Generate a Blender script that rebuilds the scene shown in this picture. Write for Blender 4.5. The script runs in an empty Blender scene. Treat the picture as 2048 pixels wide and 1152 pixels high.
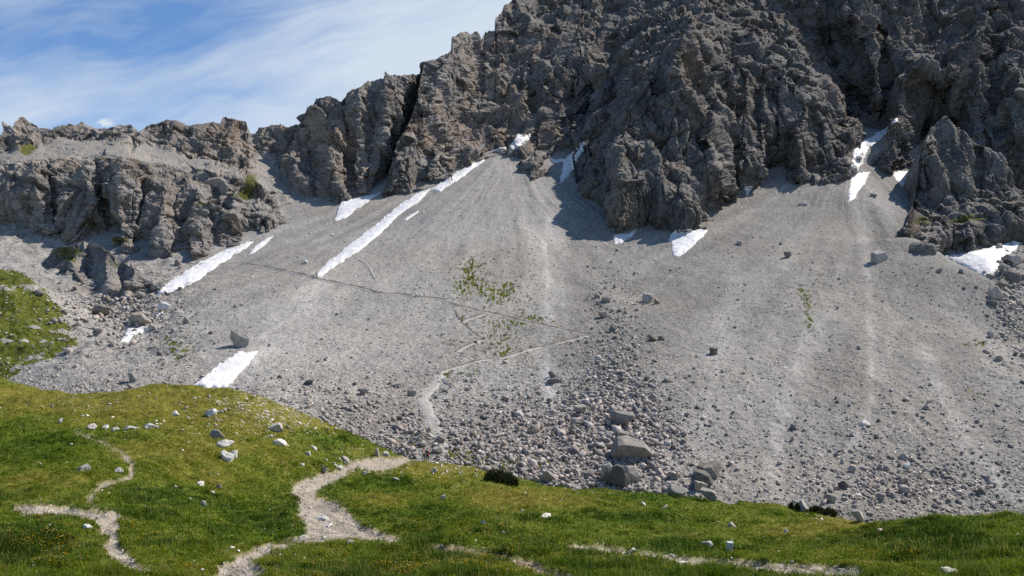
import bpy, bmesh, math, random
import numpy as np
from mathutils import Vector, Matrix, Euler

SC = bpy.context.scene
COL = SC.collection
R = math.radians
rng = np.random.default_rng(7)
random.seed(7)

# ------------------------------------------------------------------ camera
F, UC, VC = 1700.0, 1024.0, 576.0
PITCH = math.atan((690 - VC) / F)
cam = bpy.data.cameras.new("camera")
cam.sensor_width = 36.0
cam.lens = F / 2048 * 36.0
cam.clip_start, cam.clip_end = 0.2, 20000
camo = bpy.data.objects.new("camera", cam)
COL.objects.link(camo)
camo.location = (0, 0, 0)
camo.rotation_euler = (R(90) + PITCH, 0, 0)
SC.camera = camo

# ------------------------------------------------------------------ light
SUN_EL, SUN_AZ = R(50), R(24)          # azimuth measured from +X (picture right) towards +Y (away)
SUN = Vector((math.cos(SUN_EL) * math.cos(SUN_AZ), math.cos(SUN_EL) * math.sin(SUN_AZ), math.sin(SUN_EL)))
sl = bpy.data.lights.new("sun", 'SUN')
sl.energy, sl.angle, sl.color = 4.6, R(0.53), (1.0, 0.93, 0.84)
so = bpy.data.objects.new("sun", sl)
COL.objects.link(so)
so.rotation_euler = SUN.to_track_quat('Z', 'Y').to_euler()
so.location = (0, 0, 300)

SC.view_settings.view_transform = 'Standard'
SC.view_settings.look = 'None'
SC.view_settings.exposure = 0.42
SC.view_settings.gamma = 1.0
SC.render.engine = 'CYCLES'
SC.cycles.max_bounces = 4
SC.cycles.diffuse_bounces = 2
SC.cycles.glossy_bounces = 1
SC.cycles.transmission_bounces = 2
SC.cycles.use_denoising = False


class NT:
    """short-hand for building node trees"""
    def __init__(s, tree):
        s.t = tree
    def n(s, kind, **kw):
        nd = s.t.nodes.new(kind)
        for k, v in kw.items():
            if k == 'inp':
                for a, b in v.items():
                    s.put(nd.inputs[a], b)
            else:
                setattr(nd, k, v)
        return nd
    def put(s, sock, v):
        if isinstance(v, bpy.types.NodeSocket):
            s.t.links.new(v, sock)
        else:
            sock.default_value = v
    def math(s, op, a, b=0.0, clamp=False):
        nd = s.n('ShaderNodeMath', operation=op, use_clamp=clamp)
        s.put(nd.inputs[0], a); s.put(nd.inputs[1], b)
        return nd.outputs[0]
    def vmath(s, op, a, b):
        nd = s.n('ShaderNodeVectorMath', operation=op)
        s.put(nd.inputs[0], a); s.put(nd.inputs[1], b)
        return nd.outputs[0]
    def mix(s, fac, a, b, mode='MIX'):
        nd = s.n('ShaderNodeMix', data_type='RGBA', blend_type=mode)
        s.put(nd.inputs[0], fac); s.put(nd.inputs[6], a); s.put(nd.inputs[7], b)
        return nd.outputs[2]
    def ramp(s, fac, stops):
        nd = s.n('ShaderNodeValToRGB')
        cr = nd.color_ramp
        while len(cr.elements) < len(stops):
            cr.elements.new(0.5)
        for e, (p, c) in zip(cr.elements, stops):
            e.position = p
            e.color = c if len(c) == 4 else (*c, 1)
        s.put(nd.inputs[0], fac)
        return nd.outputs[0]
    def mr(s, v, a, b, c=0.0, d=1.0):
        nd = s.n('ShaderNodeMapRange')
        nd.clamp = True
        s.put(nd.inputs[0], v)
        for i, x in enumerate((a, b, c, d)):
            nd.inputs[i + 1].default_value = x
        return nd.outputs[0]
    def noise(s, vec, scale, detail=4, rough=0.55, lac=2.0, dist=0.0):
        nd = s.n('ShaderNodeTexNoise', inp={'Vector': vec, 'Scale': scale, 'Detail': detail, 'Roughness': rough,
                                            'Lacunarity': lac, 'Distortion': dist})
        return nd.outputs[0]
    def voro(s, vec, scale, feature='F1', out=0, rand=1.0):
        nd = s.n('ShaderNodeTexVoronoi', feature=feature, inp={'Vector': vec, 'Scale': scale, 'Randomness': rand})
        return nd.outputs[out]
    def attr(s, name, out='Fac'):
        return s.n('ShaderNodeAttribute', attribute_name=name).outputs[out]


def C4(r, g, b):
    return (r, g, b, 1.0)


# ------------------------------------------------------------------ sky with cirrus
world = bpy.data.worlds.new("World")
SC.world = world
world.use_nodes = True
w = NT(world.node_tree)
for nd in list(world.node_tree.nodes):
    world.node_tree.nodes.remove(nd)
sky = w.n('ShaderNodeTexSky', sky_type='NISHITA', sun_disc=False, sun_elevation=SUN_EL,
          sun_rotation=R(90) - SUN_AZ, altitude=2000, air_density=1.0, dust_density=0.6, ozone_density=1.6)
gen = w.n('ShaderNodeTexCoord').outputs['Generated']
sep = w.n('ShaderNodeSeparateXYZ', inp={0: gen})
yy = w.math('MAXIMUM', sep.outputs[1], 0.15)
sx = w.math('DIVIDE', sep.outputs[0], yy)
sz = w.math('DIVIDE', sep.outputs[2], yy)
# streak axes: clouds run from lower left to upper right, gently rising
ca, sa = math.cos(R(13)), math.sin(R(13))
p1 = w.math('ADD', w.math('MULTIPLY', sx, ca), w.math('MULTIPLY', sz, sa))
p2 = w.math('SUBTRACT', w.math('MULTIPLY', sz, ca), w.math('MULTIPLY', sx, sa))
warp = w.noise(w.n('ShaderNodeCombineXYZ', inp={0: sx, 1: sz, 2: 3.3}).outputs[0], 4.0, 3, 0.5)
p2w = w.math('ADD', p2, w.math('MULTIPLY', w.math('SUBTRACT', warp, 0.5), 0.10))
cv = w.n('ShaderNodeCombineXYZ', inp={0: w.math('MULTIPLY', p1, 1.9), 1: w.math('MULTIPLY', p2w, 9.0), 2: 1.37}).outputs[0]
cl1 = w.noise(cv, 1.0, 6, 0.52, 2.0, 0.35)
cv2 = w.n('ShaderNodeCombineXYZ', inp={0: w.math('MULTIPLY', p1, 9.0), 1: w.math('MULTIPLY', p2w, 44.0), 2: 7.1}).outputs[0]
cl2 = w.noise(cv2, 1.0, 5, 0.6, 2.0, 0.6)
# broad veil: thicker low and towards the right, open blue at upper left
veil = w.math('ADD', w.math('MULTIPLY', w.math('ADD', sx, 0.45), 0.30), w.math('MULTIPLY', w.math('SUBTRACT', 0.36, sz), 0.9))
hole = w.math('ADD', w.math('MULTIPLY', w.math('POWER', w.math('ABSOLUTE', w.math('ADD', sx, 0.43)), 2.0), 30.0),
              w.math('MULTIPLY', w.math('POWER', w.math('ABSOLUTE', w.math('SUBTRACT', p2, 0.46)), 2.0), 90.0))
hole = w.math('MULTIPLY', w.math('MAXIMUM', w.math('SUBTRACT', 1.0, hole), 0.0), 0.18)
cl = w.math('ADD', w.math('ADD', w.math('MULTIPLY', cl1, 1.35), w.math('MULTIPLY', cl2, 0.42)), veil)
cl = w.math('SUBTRACT', cl, hole)
cmask = w.mr(cl, 0.60, 1.22)
cmask = w.math('MULTIPLY', cmask, 0.86)
# one small white puff sitting on the left ridge
pf_ = w.math('ADD', w.math('POWER', w.math('ABSOLUTE', w.math('DIVIDE', w.math('ADD', sx, 0.485), 0.013)), 2.0),
             w.math('POWER', w.math('ABSOLUTE', w.math('DIVIDE', w.math('SUBTRACT', sz, 0.2655), 0.0065)), 2.0))
puff = w.math('ADD', w.math('SUBTRACT', 1.0, pf_), w.math('MULTIPLY', w.math('SUBTRACT', w.noise(w.n('ShaderNodeCombineXYZ', inp={0: sx, 1: sz}).outputs[0], 140.0, 4, 0.6), 0.5), 2.2))
cmask = w.math('MAXIMUM', cmask, w.math('MULTIPLY', w.mr(puff, 0.0, 0.9), 0.95))
ctotal = w.mix(cmask, w.mix(1.0, sky.outputs[0], C4(0.86, 1.06, 1.22), 'MULTIPLY'), C4(5.3, 5.9, 6.5))
bg = w.n('ShaderNodeBackground', inp={0: ctotal, 1: 0.10})
wo = w.n('ShaderNodeOutputWorld', inp={0: bg.outputs[0]})


# ------------------------------------------------------------------ numpy noise
_perm = np.random.default_rng(11).permutation(256).astype(np.int32)
_perm = np.concatenate([_perm, _perm, _perm])
_g = np.random.default_rng(12).normal(size=(256, 3))
_g /= np.linalg.norm(_g, axis=1)[:, None]
_g = _g.astype(np.float32)


def perlin(p):
    p = np.asarray(p, dtype=np.float32)
    i = np.floor(p).astype(np.int32)
    f = p - i
    i &= 255
    t = f * f * f * (f * (f * 6 - 15) + 10)
    out = 0
    for dx in (0, 1):
        wx = t[:, 0] if dx else 1 - t[:, 0]
        a = _perm[i[:, 0] + dx]
        for dy in (0, 1):
            wy = t[:, 1] if dy else 1 - t[:, 1]
            b = _perm[a + i[:, 1] + dy]
            for dz in (0, 1):
                wz = t[:, 2] if dz else 1 - t[:, 2]
                g = _g[_perm[b + i[:, 2] + dz] & 255]
                d = g[:, 0] * (f[:, 0] - dx) + g[:, 1] * (f[:, 1] - dy) + g[:, 2] * (f[:, 2] - dz)
                out = out + wx * wy * wz * d
    return out * 1.5


def fbm(p, octv=4, gain=0.5, lac=2.03):
    a, s, out = 1.0, 0.0, 0
    p = np.asarray(p, dtype=np.float32)
    for k in range(octv):
        out = out + a * perlin(p + 17.3 * k)
        s += a
        a *= gain
        p = p * lac
    return out / s


def ridged(p, octv=4, gain=0.5, lac=2.1):
    a, s, out = 1.0, 0.0, 0
    p = np.asarray(p, dtype=np.float32)
    for k in range(octv):
        out = out + a * (1 - np.abs(perlin(p + 9.1 * k)) * 1.9)
        s += a
        a *= gain
        p = p * lac
    return out / s


_h3 = np.random.default_rng(13).random((256, 4)).astype(np.float32)


def worley(p):
    """F1, F2 and a random value per cell"""
    p = np.asarray(p, dtype=np.float32)
    i = np.floor(p).astype(np.int32)
    f = p - i
    i &= 255
    n = len(p)
    f1 = np.full(n, 9, np.float32); f2 = np.full(n, 9, np.float32); idv = np.zeros(n, np.float32)
    for dx in (-1, 0, 1):
        a = _perm[(i[:, 0] + dx) & 255]
        for dy in (-1, 0, 1):
            b = _perm[a + ((i[:, 1] + dy) & 255)]
            for dz in (-1, 0, 1):
                h = _h3[_perm[b + ((i[:, 2] + dz) & 255)] & 255]
                d = (dx + h[:, 0] - f[:, 0]) ** 2 + (dy + h[:, 1] - f[:, 1]) ** 2 + (dz + h[:, 2] - f[:, 2]) ** 2
                m = d < f1
                f2 = np.where(m, f1, np.minimum(f2, d))
                idv = np.where(m, h[:, 3], idv)
                f1 = np.where(m, d, f1)
    return np.sqrt(f1), np.sqrt(f2), idv


_tl = np.random.default_rng(14).normal(size=(256, 3)).astype(np.float32)
_tl /= np.linalg.norm(_tl, axis=1)[:, None]


def facets(p):
    """broken-rock relief: every cell is a tilted plane; returns height, joint width, random value per cell"""
    p = np.asarray(p, dtype=np.float32)
    i = np.floor(p).astype(np.int32)
    f = p - i
    i &= 255
    n = len(p)
    f1 = np.full(n, 9, np.float32); f2 = np.full(n, 9, np.float32); best = np.zeros(n, np.int32); hh = np.zeros(n, np.float32)
    for dx in (-1, 0, 1):
        a = _perm[(i[:, 0] + dx) & 255]
        for dy in (-1, 0, 1):
            b = _perm[a + ((i[:, 1] + dy) & 255)]
            for dz in (-1, 0, 1):
                c = _perm[b + ((i[:, 2] + dz) & 255)] & 255
                h = _h3[c]
                ex = f[:, 0] - dx - h[:, 0]; ey = f[:, 1] - dy - h[:, 1]; ez = f[:, 2] - dz - h[:, 2]
                d = ex * ex + ey * ey + ez * ez
                m = d < f1
                f2 = np.where(m, f1, np.minimum(f2, d))
                t = _tl[c]
                hh = np.where(m, ex * t[:, 0] + ey * t[:, 1] + ez * t[:, 2], hh)
                best = np.where(m, c, best)
                f1 = np.where(m, d, f1)
    return hh, np.sqrt(f2) - np.sqrt(f1), _h3[best, 3]


def sstep(a, b, x):
    t = np.clip((x - a) / (b - a), 0, 1)
    return t * t * (3 - 2 * t)


def stack(*a):
    return np.stack([np.asarray(q, dtype=np.float32) for q in a], axis=-1)


# ------------------------------------------------------------------ picture geometry helpers
cp_, sp_ = math.cos(PITCH), math.sin(PITCH)


def ray(u, v):
    """direction through a picture point, scaled so that its y is 1"""
    x = (np.asarray(u, float) - UC) / F
    y = (VC - np.asarray(v, float)) / F
    dy = cp_ - y * sp_
    return x / dy, (y * cp_ + sp_) / dy


def unproj(u, v, D):
    a, b = ray(u, v)
    return a * D, np.asarray(D, float) + 0 * a, b * D


def proj(x, y, z):
    fw = y * cp_ + z * sp_
    up = -y * sp_ + z * cp_
    return UC + F * x / fw, VC - F * up / fw


class TPS:
    """thin plate spline surface through scattered points"""
    def __init__(s, X, Z, smooth=0.0):
        s.X = np.asarray(X, float)
        s.sc = s.X.std(axis=0).mean()
        s.m = s.X.mean(axis=0)
        A = (s.X - s.m) / s.sc
        n = len(A)
        r2 = ((A[:, None] - A[None]) ** 2).sum(-1)
        K = 0.5 * r2 * np.log(r2 + 1e-12)
        K += np.eye(n) * smooth
        P = np.hstack([np.ones((n, 1)), A])
        M = np.zeros((n + 3, n + 3))
        M[:n, :n] = K; M[:n, n:] = P; M[n:, :n] = P.T
        s.w = np.linalg.lstsq(M, np.concatenate([np.asarray(Z, float), np.zeros(3)]), rcond=None)[0]
        s.A = A
    def __call__(s, x, y):
        x = np.asarray(x, float); shp = x.shape
        q = (np.stack([x.ravel(), np.asarray(y, float).ravel()], 1) - s.m) / s.sc
        out = np.empty(len(q))
        for k in range(0, len(q), 60000):
            qq = q[k:k + 60000]
            r2 = ((qq[:, None, 0] - s.A[None, :, 0]) ** 2 + (qq[:, None, 1] - s.A[None, :, 1]) ** 2)
            out[k:k + 60000] = (0.5 * r2 * np.log(r2 + 1e-12)) @ s.w[:-3] + s.w[-3] + qq @ s.w[-2:]
        return out.reshape(shp)


def seg_dist(px, py, poly, closed=False):
    """distance to a polyline and the position along it (0..1)"""
    P = np.asarray(poly, float)
    if closed:
        P = np.vstack([P, P[:1]])
    L = np.hypot(*(P[1:] - P[:-1]).T)
    cum = np.concatenate([[0], np.cumsum(L)])
    best = np.full(np.shape(px), 1e9); par = np.zeros(np.shape(px)); sgn = np.zeros(np.shape(px))
    for k in range(len(P) - 1):
        ax, ay = P[k]; bx, by = P[k + 1]
        dx, dy = bx - ax, by - ay
        t = np.clip(((px - ax) * dx + (py - ay) * dy) / (dx * dx + dy * dy + 1e-9), 0, 1)
        ex, ey = px - ax - t * dx, py - ay - t * dy
        d = np.hypot(ex, ey)
        m = d < best
        best = np.where(m, d, best)
        par = np.where(m, (cum[k] + t * L[k]) / cum[-1], par)
        sgn = np.where(m, np.sign(dx * ey - dy * ex), sgn)
    return best, par, sgn


def inside(px, py, poly):
    P = np.asarray(poly, float)
    r = np.zeros(np.shape(px), bool)
    j = len(P) - 1
    for i in range(len(P)):
        xi, yi = P[i]; xj, yj = P[j]
        c = ((yi > py) != (yj > py)) & (px < (xj - xi) * (py - yi) / (yj - yi + 1e-12) + xi)
        r ^= c
        j = i
    return r


def signed(px, py, poly):
    """positive inside a polygon, in the unit of its points"""
    d, _, _ = seg_dist(px, py, poly, True)
    return np.where(inside(px, py, poly), d, -d)


# ------------------------------------------------------------------ object helpers
def mesh_np(name, V, Q, mat, attrs=None, smooth=True):
    me = bpy.data.meshes.new(name)
    V = np.asarray(V, np.float32); Q = np.asarray(Q, np.int32)
    k = Q.shape[1]
    me.vertices.add(len(V)); me.vertices.foreach_set('co', V.ravel())
    me.loops.add(Q.size); me.loops.foreach_set('vertex_index', Q.ravel())
    me.polygons.add(len(Q))
    me.polygons.foreach_set('loop_start', np.arange(0, Q.size, k, dtype=np.int32))
    if smooth:
        me.polygons.foreach_set('use_smooth', np.ones(len(Q), bool))
    for an, arr in (attrs or {}).items():
        arr = np.asarray(arr, np.float32)
        if arr.ndim == 1:
            a = me.attributes.new(an, 'FLOAT', 'POINT'); a.data.foreach_set('value', arr)
        else:
            a = me.attributes.new(an, 'FLOAT_COLOR', 'POINT'); a.data.foreach_set('color', arr.ravel())
    me.update(calc_edges=True)
    if mat:
        me.materials.append(mat)
    return me


def link(name, me, parent=None, **props):
    o = bpy.data.objects.new(name, me)
    COL.objects.link(o)
    if parent:
        o.parent = parent
    for k, v in props.items():
        o[k] = v
    return o


def grid_quads(nr, nc):
    a = np.arange(nr * nc).reshape(nr, nc)
    return np.stack([a[:-1, :-1].ravel(), a[:-1, 1:].ravel(), a[1:, 1:].ravel(), a[1:, :-1].ravel()], 1)


def compact(V, Q, attrs):
    used = np.zeros(len(V), bool); used[Q.ravel()] = True
    idx = np.cumsum(used) - 1
    return V[used], idx[Q], {k: a[used] for k, a in attrs.items()}


def new_mat(name, rough=0.9, spec=0.2):
    m = bpy.data.materials.new(name)
    m.use_nodes = True
    t = NT(m.node_tree)
    b = m.node_tree.nodes['Principled BSDF']
    b.inputs['Roughness'].default_value = rough
    b.inputs['Specular IOR Level'].default_value = spec
    return m, t, b


def bump(t, b, h, strength, dist):
    nd = t.n('ShaderNodeBump', inp={'Strength': strength, 'Distance': dist, 'Height': h})
    t.t.links.new(nd.outputs[0], b.inputs['Normal'])
    return nd

# ------------------------------------------------------------------ terrain control points: picture point + distance
MEADOW_CP = [
 (0,1152,21),(200,1152,21),(400,1152,22),(600,1152,21),(800,1152,20),(1000,1152,19.5),(1200,1152,19),(1400,1152,18.5),(1600,1152,18),(1800,1152,17.5),(2048,1152,17),
 (0,1100,26),(230,1100,26.5),(450,1105,27),(640,1085,33),(900,1100,25.5),(1150,1092,30),(1300,1108,30),(1460,1101,39),(1600,1134,24),(1700,1130,25),(1900,1100,27),(2048,1100,25.5),
 (1900,1030,45),(1950,1034,43),(1850,1034,46),(1800,1041,47),(2048,1057,38),(1750,1052,50),(1650,1085,44),(1550,1080,50),
 (1450,1062,60),(1450,1034,84),(1450,1008,110),
 (620,960,80),(740,922,107),(600,985,71),(640,1022,56),(690,1050,46),(620,1075,38),(780,1075,40),(740,1062,43),
 (0,1020,37),(100,1015,39),(210,1030,37.5),(200,980,49),(0,940,55),(250,930,61),(160,935,58),(450,905,74),(430,868,84),(0,870,75),(100,830,90),(200,798,110),(0,762,116),
 (330,779,103),(260,783,108),(400,780,104),(470,784,105),(540,800,107),(600,824,109),(660,852,111),(720,877,113),(400,1000,50),(400,1060,36),(500,1045,42),(550,900,84),(600,860,97),(350,830,92),
 (850,1000,72),(900,960,95),(1000,968,112),(880,926,119),(820,918,118),(960,938,119),(1000,1020,67),(1100,1000,88),(1200,1020,76),(1200,1050,52),(1000,1060,43),(1300,1030,74),(1600,1044,88),(1600,1072,58),(1300,1062,51),
 (1100,977,117),(1200,984,117),(1300,991,116),(1400,1001,115),(1500,1011,113),(1580,1021,110),(1650,1032,105),(1740,1048,98),(1700,1060,75),
]
HID_M = [  # ground hidden behind crests (x is taken from the picture column)
 (1900,62,-14.5),(1800,66,-15.5),(2000,58,-13.8),(2048,52,-12.6),(1900,85,-19.5),(2048,90,-21),(1900,118,-26.5),(2048,118,-27),(2048,150,-34),(1740,115,-26.5),
 (330,128,-12.5),(200,132,-14),(60,138,-14),(470,130,-13.5),(600,132,-17),(720,132,-19.5),(860,137,-22.5),(1000,137,-25),(1200,137,-28),(1400,137,-30),(1600,134,-31),
 (0,150,-18),(400,155,-20),(800,160,-27),(1300,160,-33),(1700,160,-36),
]
mx, my, mz = [], [], []
for u, v, D in MEADOW_CP:
    X, Y, Z = unproj(u, v, D)
    mx.append(X); my.append(Y); mz.append(Z)
for u, D, z in HID_M:
    mx.append(ray(u, 690)[0] * D); my.append(D); mz.append(z)
for X, Y, Z in ((-12, 0, -1.9), (0, 0, -1.75), (12, 0, -1.6), (-12, 8, -3.4), (0, 8, -3.2), (12, 8, -3.0), (-5, 14, -4.2), (6, 14, -4.2), (-60, 40, -9), (60, 40, -10), (-75, 80, -8.5), (75, 80, -18)):
    mx.append(X); my.append(Y); mz.append(Z)
TPS_M = TPS(np.array([mx, my], float).T, mz, 2e-5)

SCREE_CP = [
 (-80,800,160),(100,795,152),(300,795,147),(450,790,150),(600,842,141),(720,890,136),(870,902,133),(1000,942,127),(1200,987,123),(1400,1003,121),(1580,1023,118),(1740,1052,116),(1900,1040,122),(2048,1052,124),(2140,1060,124),
 (870,800,160),(900,700,190),(900,600,222),(900,500,262),(950,400,312),(1020,300,370),(1035,275,384),
 (630,553,242),(700,400,330),(780,385,335),(540,480,292),(450,540,262),(330,580,238),(250,680,196),(480,740,166),(480,690,182),(600,700,182),(600,800,152),(400,640,208),(100,700,178),
 (700,480,283),(800,440,300),(600,440,312),
 (60,600,200),(50,560,207),(0,542,210),(110,620,203),(-60,560,206),(0,480,292),(100,505,288),(200,560,255),(160,620,225),(-90,470,300),(0,640,190),(40,440,315),
 (1100,500,268),(1100,400,315),(1080,320,362),(1100,700,190),(1100,600,226),(1100,800,160),(1130,350,345),(1165,300,372),
 (1240,490,277),(1230,600,222),(1230,700,184),(1230,800,157),(1250,900,137),(1000,800,160),(1000,700,190),(750,800,156),(750,650,206),
 (1720,330,340),(1760,265,378),(1600,400,305),(1450,450,285),(1370,470,278),(1700,400,300),(1700,500,250),(1700,600,213),(1700,700,183),(1700,800,159),(1700,900,140),
 (1500,600,217),(1500,700,185),(1500,800,159),(1500,900,139),(1450,550,238),(1350,600,222),(1350,800,157),(1560,372,318),
 (1840,482,249),(1880,508,240),(1930,535,230),(1975,560,222),(1940,515,268),(2030,490,280),(2000,500,274),(2035,600,215),(2000,640,204),(2000,700,186),(2000,800,161),(2000,900,142),(2048,980,131),(2130,700,190),(2130,560,250),
 (1850,600,212),(1850,700,183),(1850,800,159),(1800,372,330),(1830,420,306),(1810,340,345),(1830,320,352),
]
HID_S = [(1900,262,22.5),(1860,272,27),(1940,254,20.0),(1980,240,15.5),(1020,430,112),(700,400,86),(300,330,58),(-80,360,60),(1400,340,66),(1720,430,112),(2048,340,60),(2150,330,58),
 (0,100,-24),(500,100,-26),(1000,100,-31),(1500,95,-33),(2048,95,-34)]
sx_, sy_, sz_ = [], [], []
for u, v, D in SCREE_CP:
    X, Y, Z = unproj(u, v, D)
    sx_.append(X); sy_.append(Y); sz_.append(Z)
for u, D, z in HID_S:
    sx_.append(ray(u, 690)[0] * D); sy_.append(D); sz_.append(z)
TPS_S = TPS(np.array([sx_, sy_], float).T, sz_, 3e-5)

# ------------------------------------------------------------------ traced outlines (picture points)
PATH_A = [(825,918),(770,942),(745,940),(715,935),(690,950),(660,965),(640,975),(628,985),(632,995),(655,1000),(680,1010),(700,1030),(720,1050),(760,1065),(800,1078),(790,1085),(740,1080),(700,1073),(670,1078),(620,1080),(595,1083),(618,1065),(612,1045),(600,1030),(598,1010),(605,1000),(585,985),(590,970),(610,960),(640,950),(670,945),(700,928),(730,918),(760,915),(790,918),(815,912)]
PATH_B = [(420,1160),(435,1132),(470,1112),(520,1096),(556,1088),(596,1078),(612,1080),(590,1089),(550,1100),(505,1120),(520,1140),(500,1160)]
PATH_C = [(30,1015),(60,1010),(125,1012),(165,1020),(200,1025),(230,1022),(240,1035),(238,1070),(240,1090),(255,1110),(285,1130),(310,1141),(280,1139),(240,1127),(220,1107),(215,1080),(200,1050),(190,1035),(150,1030),(100,1025),(50,1028)]
PATH_D = [(155,865),(190,878),(215,888),(240,902),(262,928),(264,948),(240,965),(205,970),(185,985),(178,1002),(198,1022)]
PATH_E = [(1145,1092),(1200,1095),(1240,1103),(1300,1108),(1360,1118),(1420,1123),(1500,1130),(1600,1137),(1715,1143)]
PATH_G = [(860,1092),(900,1095),(960,1103),(1020,1115),(1060,1130),(1100,1145),(1140,1158)]
GREEN_KNOLL = [(-200,530),(0,535),(50,545),(90,575),(120,620),(165,690),(130,700),(60,735),(20,760),(-200,770)]

AP1 = unproj(1020, 300, 370); AP2 = unproj(1725, 320, 345)


def path_field(x, y, z):
    """signed picture distance to the meadow paths (positive inside); brown = the darker dirt one"""
    u, v = proj(x, y, z)
    p = stack(x * 1.3, y * 1.3, 0 * x)
    k = np.clip(40.0 / np.maximum(y, 8), 0.35, 2)
    ju = (fbm(p * .5, 3) * 14 + fbm(p * 3, 2) * 7) * k; jv = (fbm(p * .5 + 40, 3) * 6 + fbm(p * 3 + 20, 2) * 4) * k
    uu, vv = u + ju, v + jv
    out = np.full(len(u), -99.0); br = np.zeros(len(u))
    near = (v > 840) & (v < 1300)
    if near.any():
        a, b = uu[near], vv[near]
        o = np.maximum(signed(a, b, PATH_A), np.maximum(signed(a, b, PATH_B), signed(a, b, PATH_C)))
        d, t, _ = seg_dist(a, b * 1.0, PATH_D)
        o = np.maximum(o, 1.0 - d + 7 * fbm(p[near] * 0.35 + 3, 2))
        d, t, _ = seg_dist(a, b, PATH_E)
        o = np.maximum(o, 2.5 + 5.0 * t - d * 1.0 + 2.0 * fbm(p[near] * 0.5 + 5, 2))
        d, t, _ = seg_dist(a, b, PATH_G)
        g = 3.0 + 4 * t - d
        br[near] = (g > o) & (g > -12)
        o = np.maximum(o, g)
        o = o - 9 * sstep(.18, .45, fbm(p[near] * 0.55 + 81, 3)) * (o > -4)      # turf islands left in the worn ground
        out[near] = o
    return out, br


def H_meadow(x, y):
    x = np.asarray(x, float); y = np.asarray(y, float)
    z = TPS_M(x, y)
    a = sstep(3, 14, y)
    q = stack(x, y, 0 * x)
    z = z + a * (0.95 * fbm(q / 8.0, 3) * sstep(15, 60, y) + 0.58 * fbm(q / 3.1 + 5, 3) + 0.20 * (ridged(q / 1.5 + 9, 2) - 0.6) + 0.05 * fbm(q / 0.5, 2))
    for u, v, D, r, h in DIPS:
        X, Y, _ = unproj(u, v, D)
        rx = r
        ry = r * 1.5
        z = z + (2.8 if r <= 1.2 and D < 46 else 1.5) * h * np.exp(-((x - X) / rx) ** 2 - ((y - Y) / ry) ** 2)
    return z


DIPS = [(65,1075,28,.8,-.7),(85,1105,25,.5,-.45),(10,1100,26,.5,-.5),(830,1072,42,1.0,-.6),(1190,1106,28,.8,-.5),(1420,1095,39,1.6,-.5),(1330,1092,36,1.5,-.45),(690,880,108,3,-.7),(500,1060,37,2.5,-.6),(1900,1062,36,1.2,-.4),(1830,1090,30,1.2,-.35),(560,1035,46,3,-.5),(1960,1085,30,1.,-.3)]


def H_scree(x, y):
    x = np.asarray(x, float); y = np.asarray(y, float)
    z = TPS_S(x, y)
    q = stack(x, y, 0 * x)
    th1 = np.arctan2(x - AP1[0], AP1[1] + 14 - y); th2 = np.arctan2(x - AP2[0], AP2[1] + 14 - y)
    wgt = sstep(0.10, 0.17, x / y)
    r = AP1[1] + 14 - y
    wob = 0.05 * fbm(q / 22 + 70, 3)
    gul = fbm(stack((th1 + wob) * 13, r * 0.012, 0 * x), 3) * (1 - wgt) + fbm(stack((th2 + wob) * 13, r * 0.012, 0 * x + 7.7), 3) * wgt
    fine = fbm(stack((th1 + wob) * 50, r * 0.05, 0 * x), 3) * (1 - wgt) + fbm(stack((th2 + wob) * 50, r * 0.05, 0 * x + 7.7), 3) * wgt
    calm = np.minimum(1, np.hypot(th1 * 0 + (y - AP1[1]) / 60, (x - np.where(wgt > .5, AP2[0], AP1[0])) / 60)) * sstep(1.3, 0.7, np.abs(np.where(wgt > .5, th2, th1)))
    gul = gul * calm; fine = fine * calm
    low = sstep(250, 130, y)
    z = z + 0.75 * gul + 0.16 * fine + 0.55 * fbm(q / 9 + 3, 3) + (0.16 + 0.22 * low) * fbm(q / 1.6 + 8, 3)
    lf = sstep(-0.30, -0.42, x / y) * sstep(160, 180, y)   # bouldery ground below the left crag
    z = z + lf * 1.6 * (ridged(q / 9 + 31, 3) - 0.55)
    return z


def grid_hf(H, y0, y1, ky, t0, t1, kt):
    ny = int(math.log(y1 / y0) / ky); nt = int((t1 - t0) / kt)
    Y = y0 * np.exp(np.linspace(0, math.log(y1 / y0), ny)); T = np.linspace(t0, t1, nt)
    yy_, tt = np.meshgrid(Y, T, indexing='ij')
    x = (yy_ * tt).ravel(); y = yy_.ravel()
    return x, y, H(x, y), ny, nt


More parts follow.
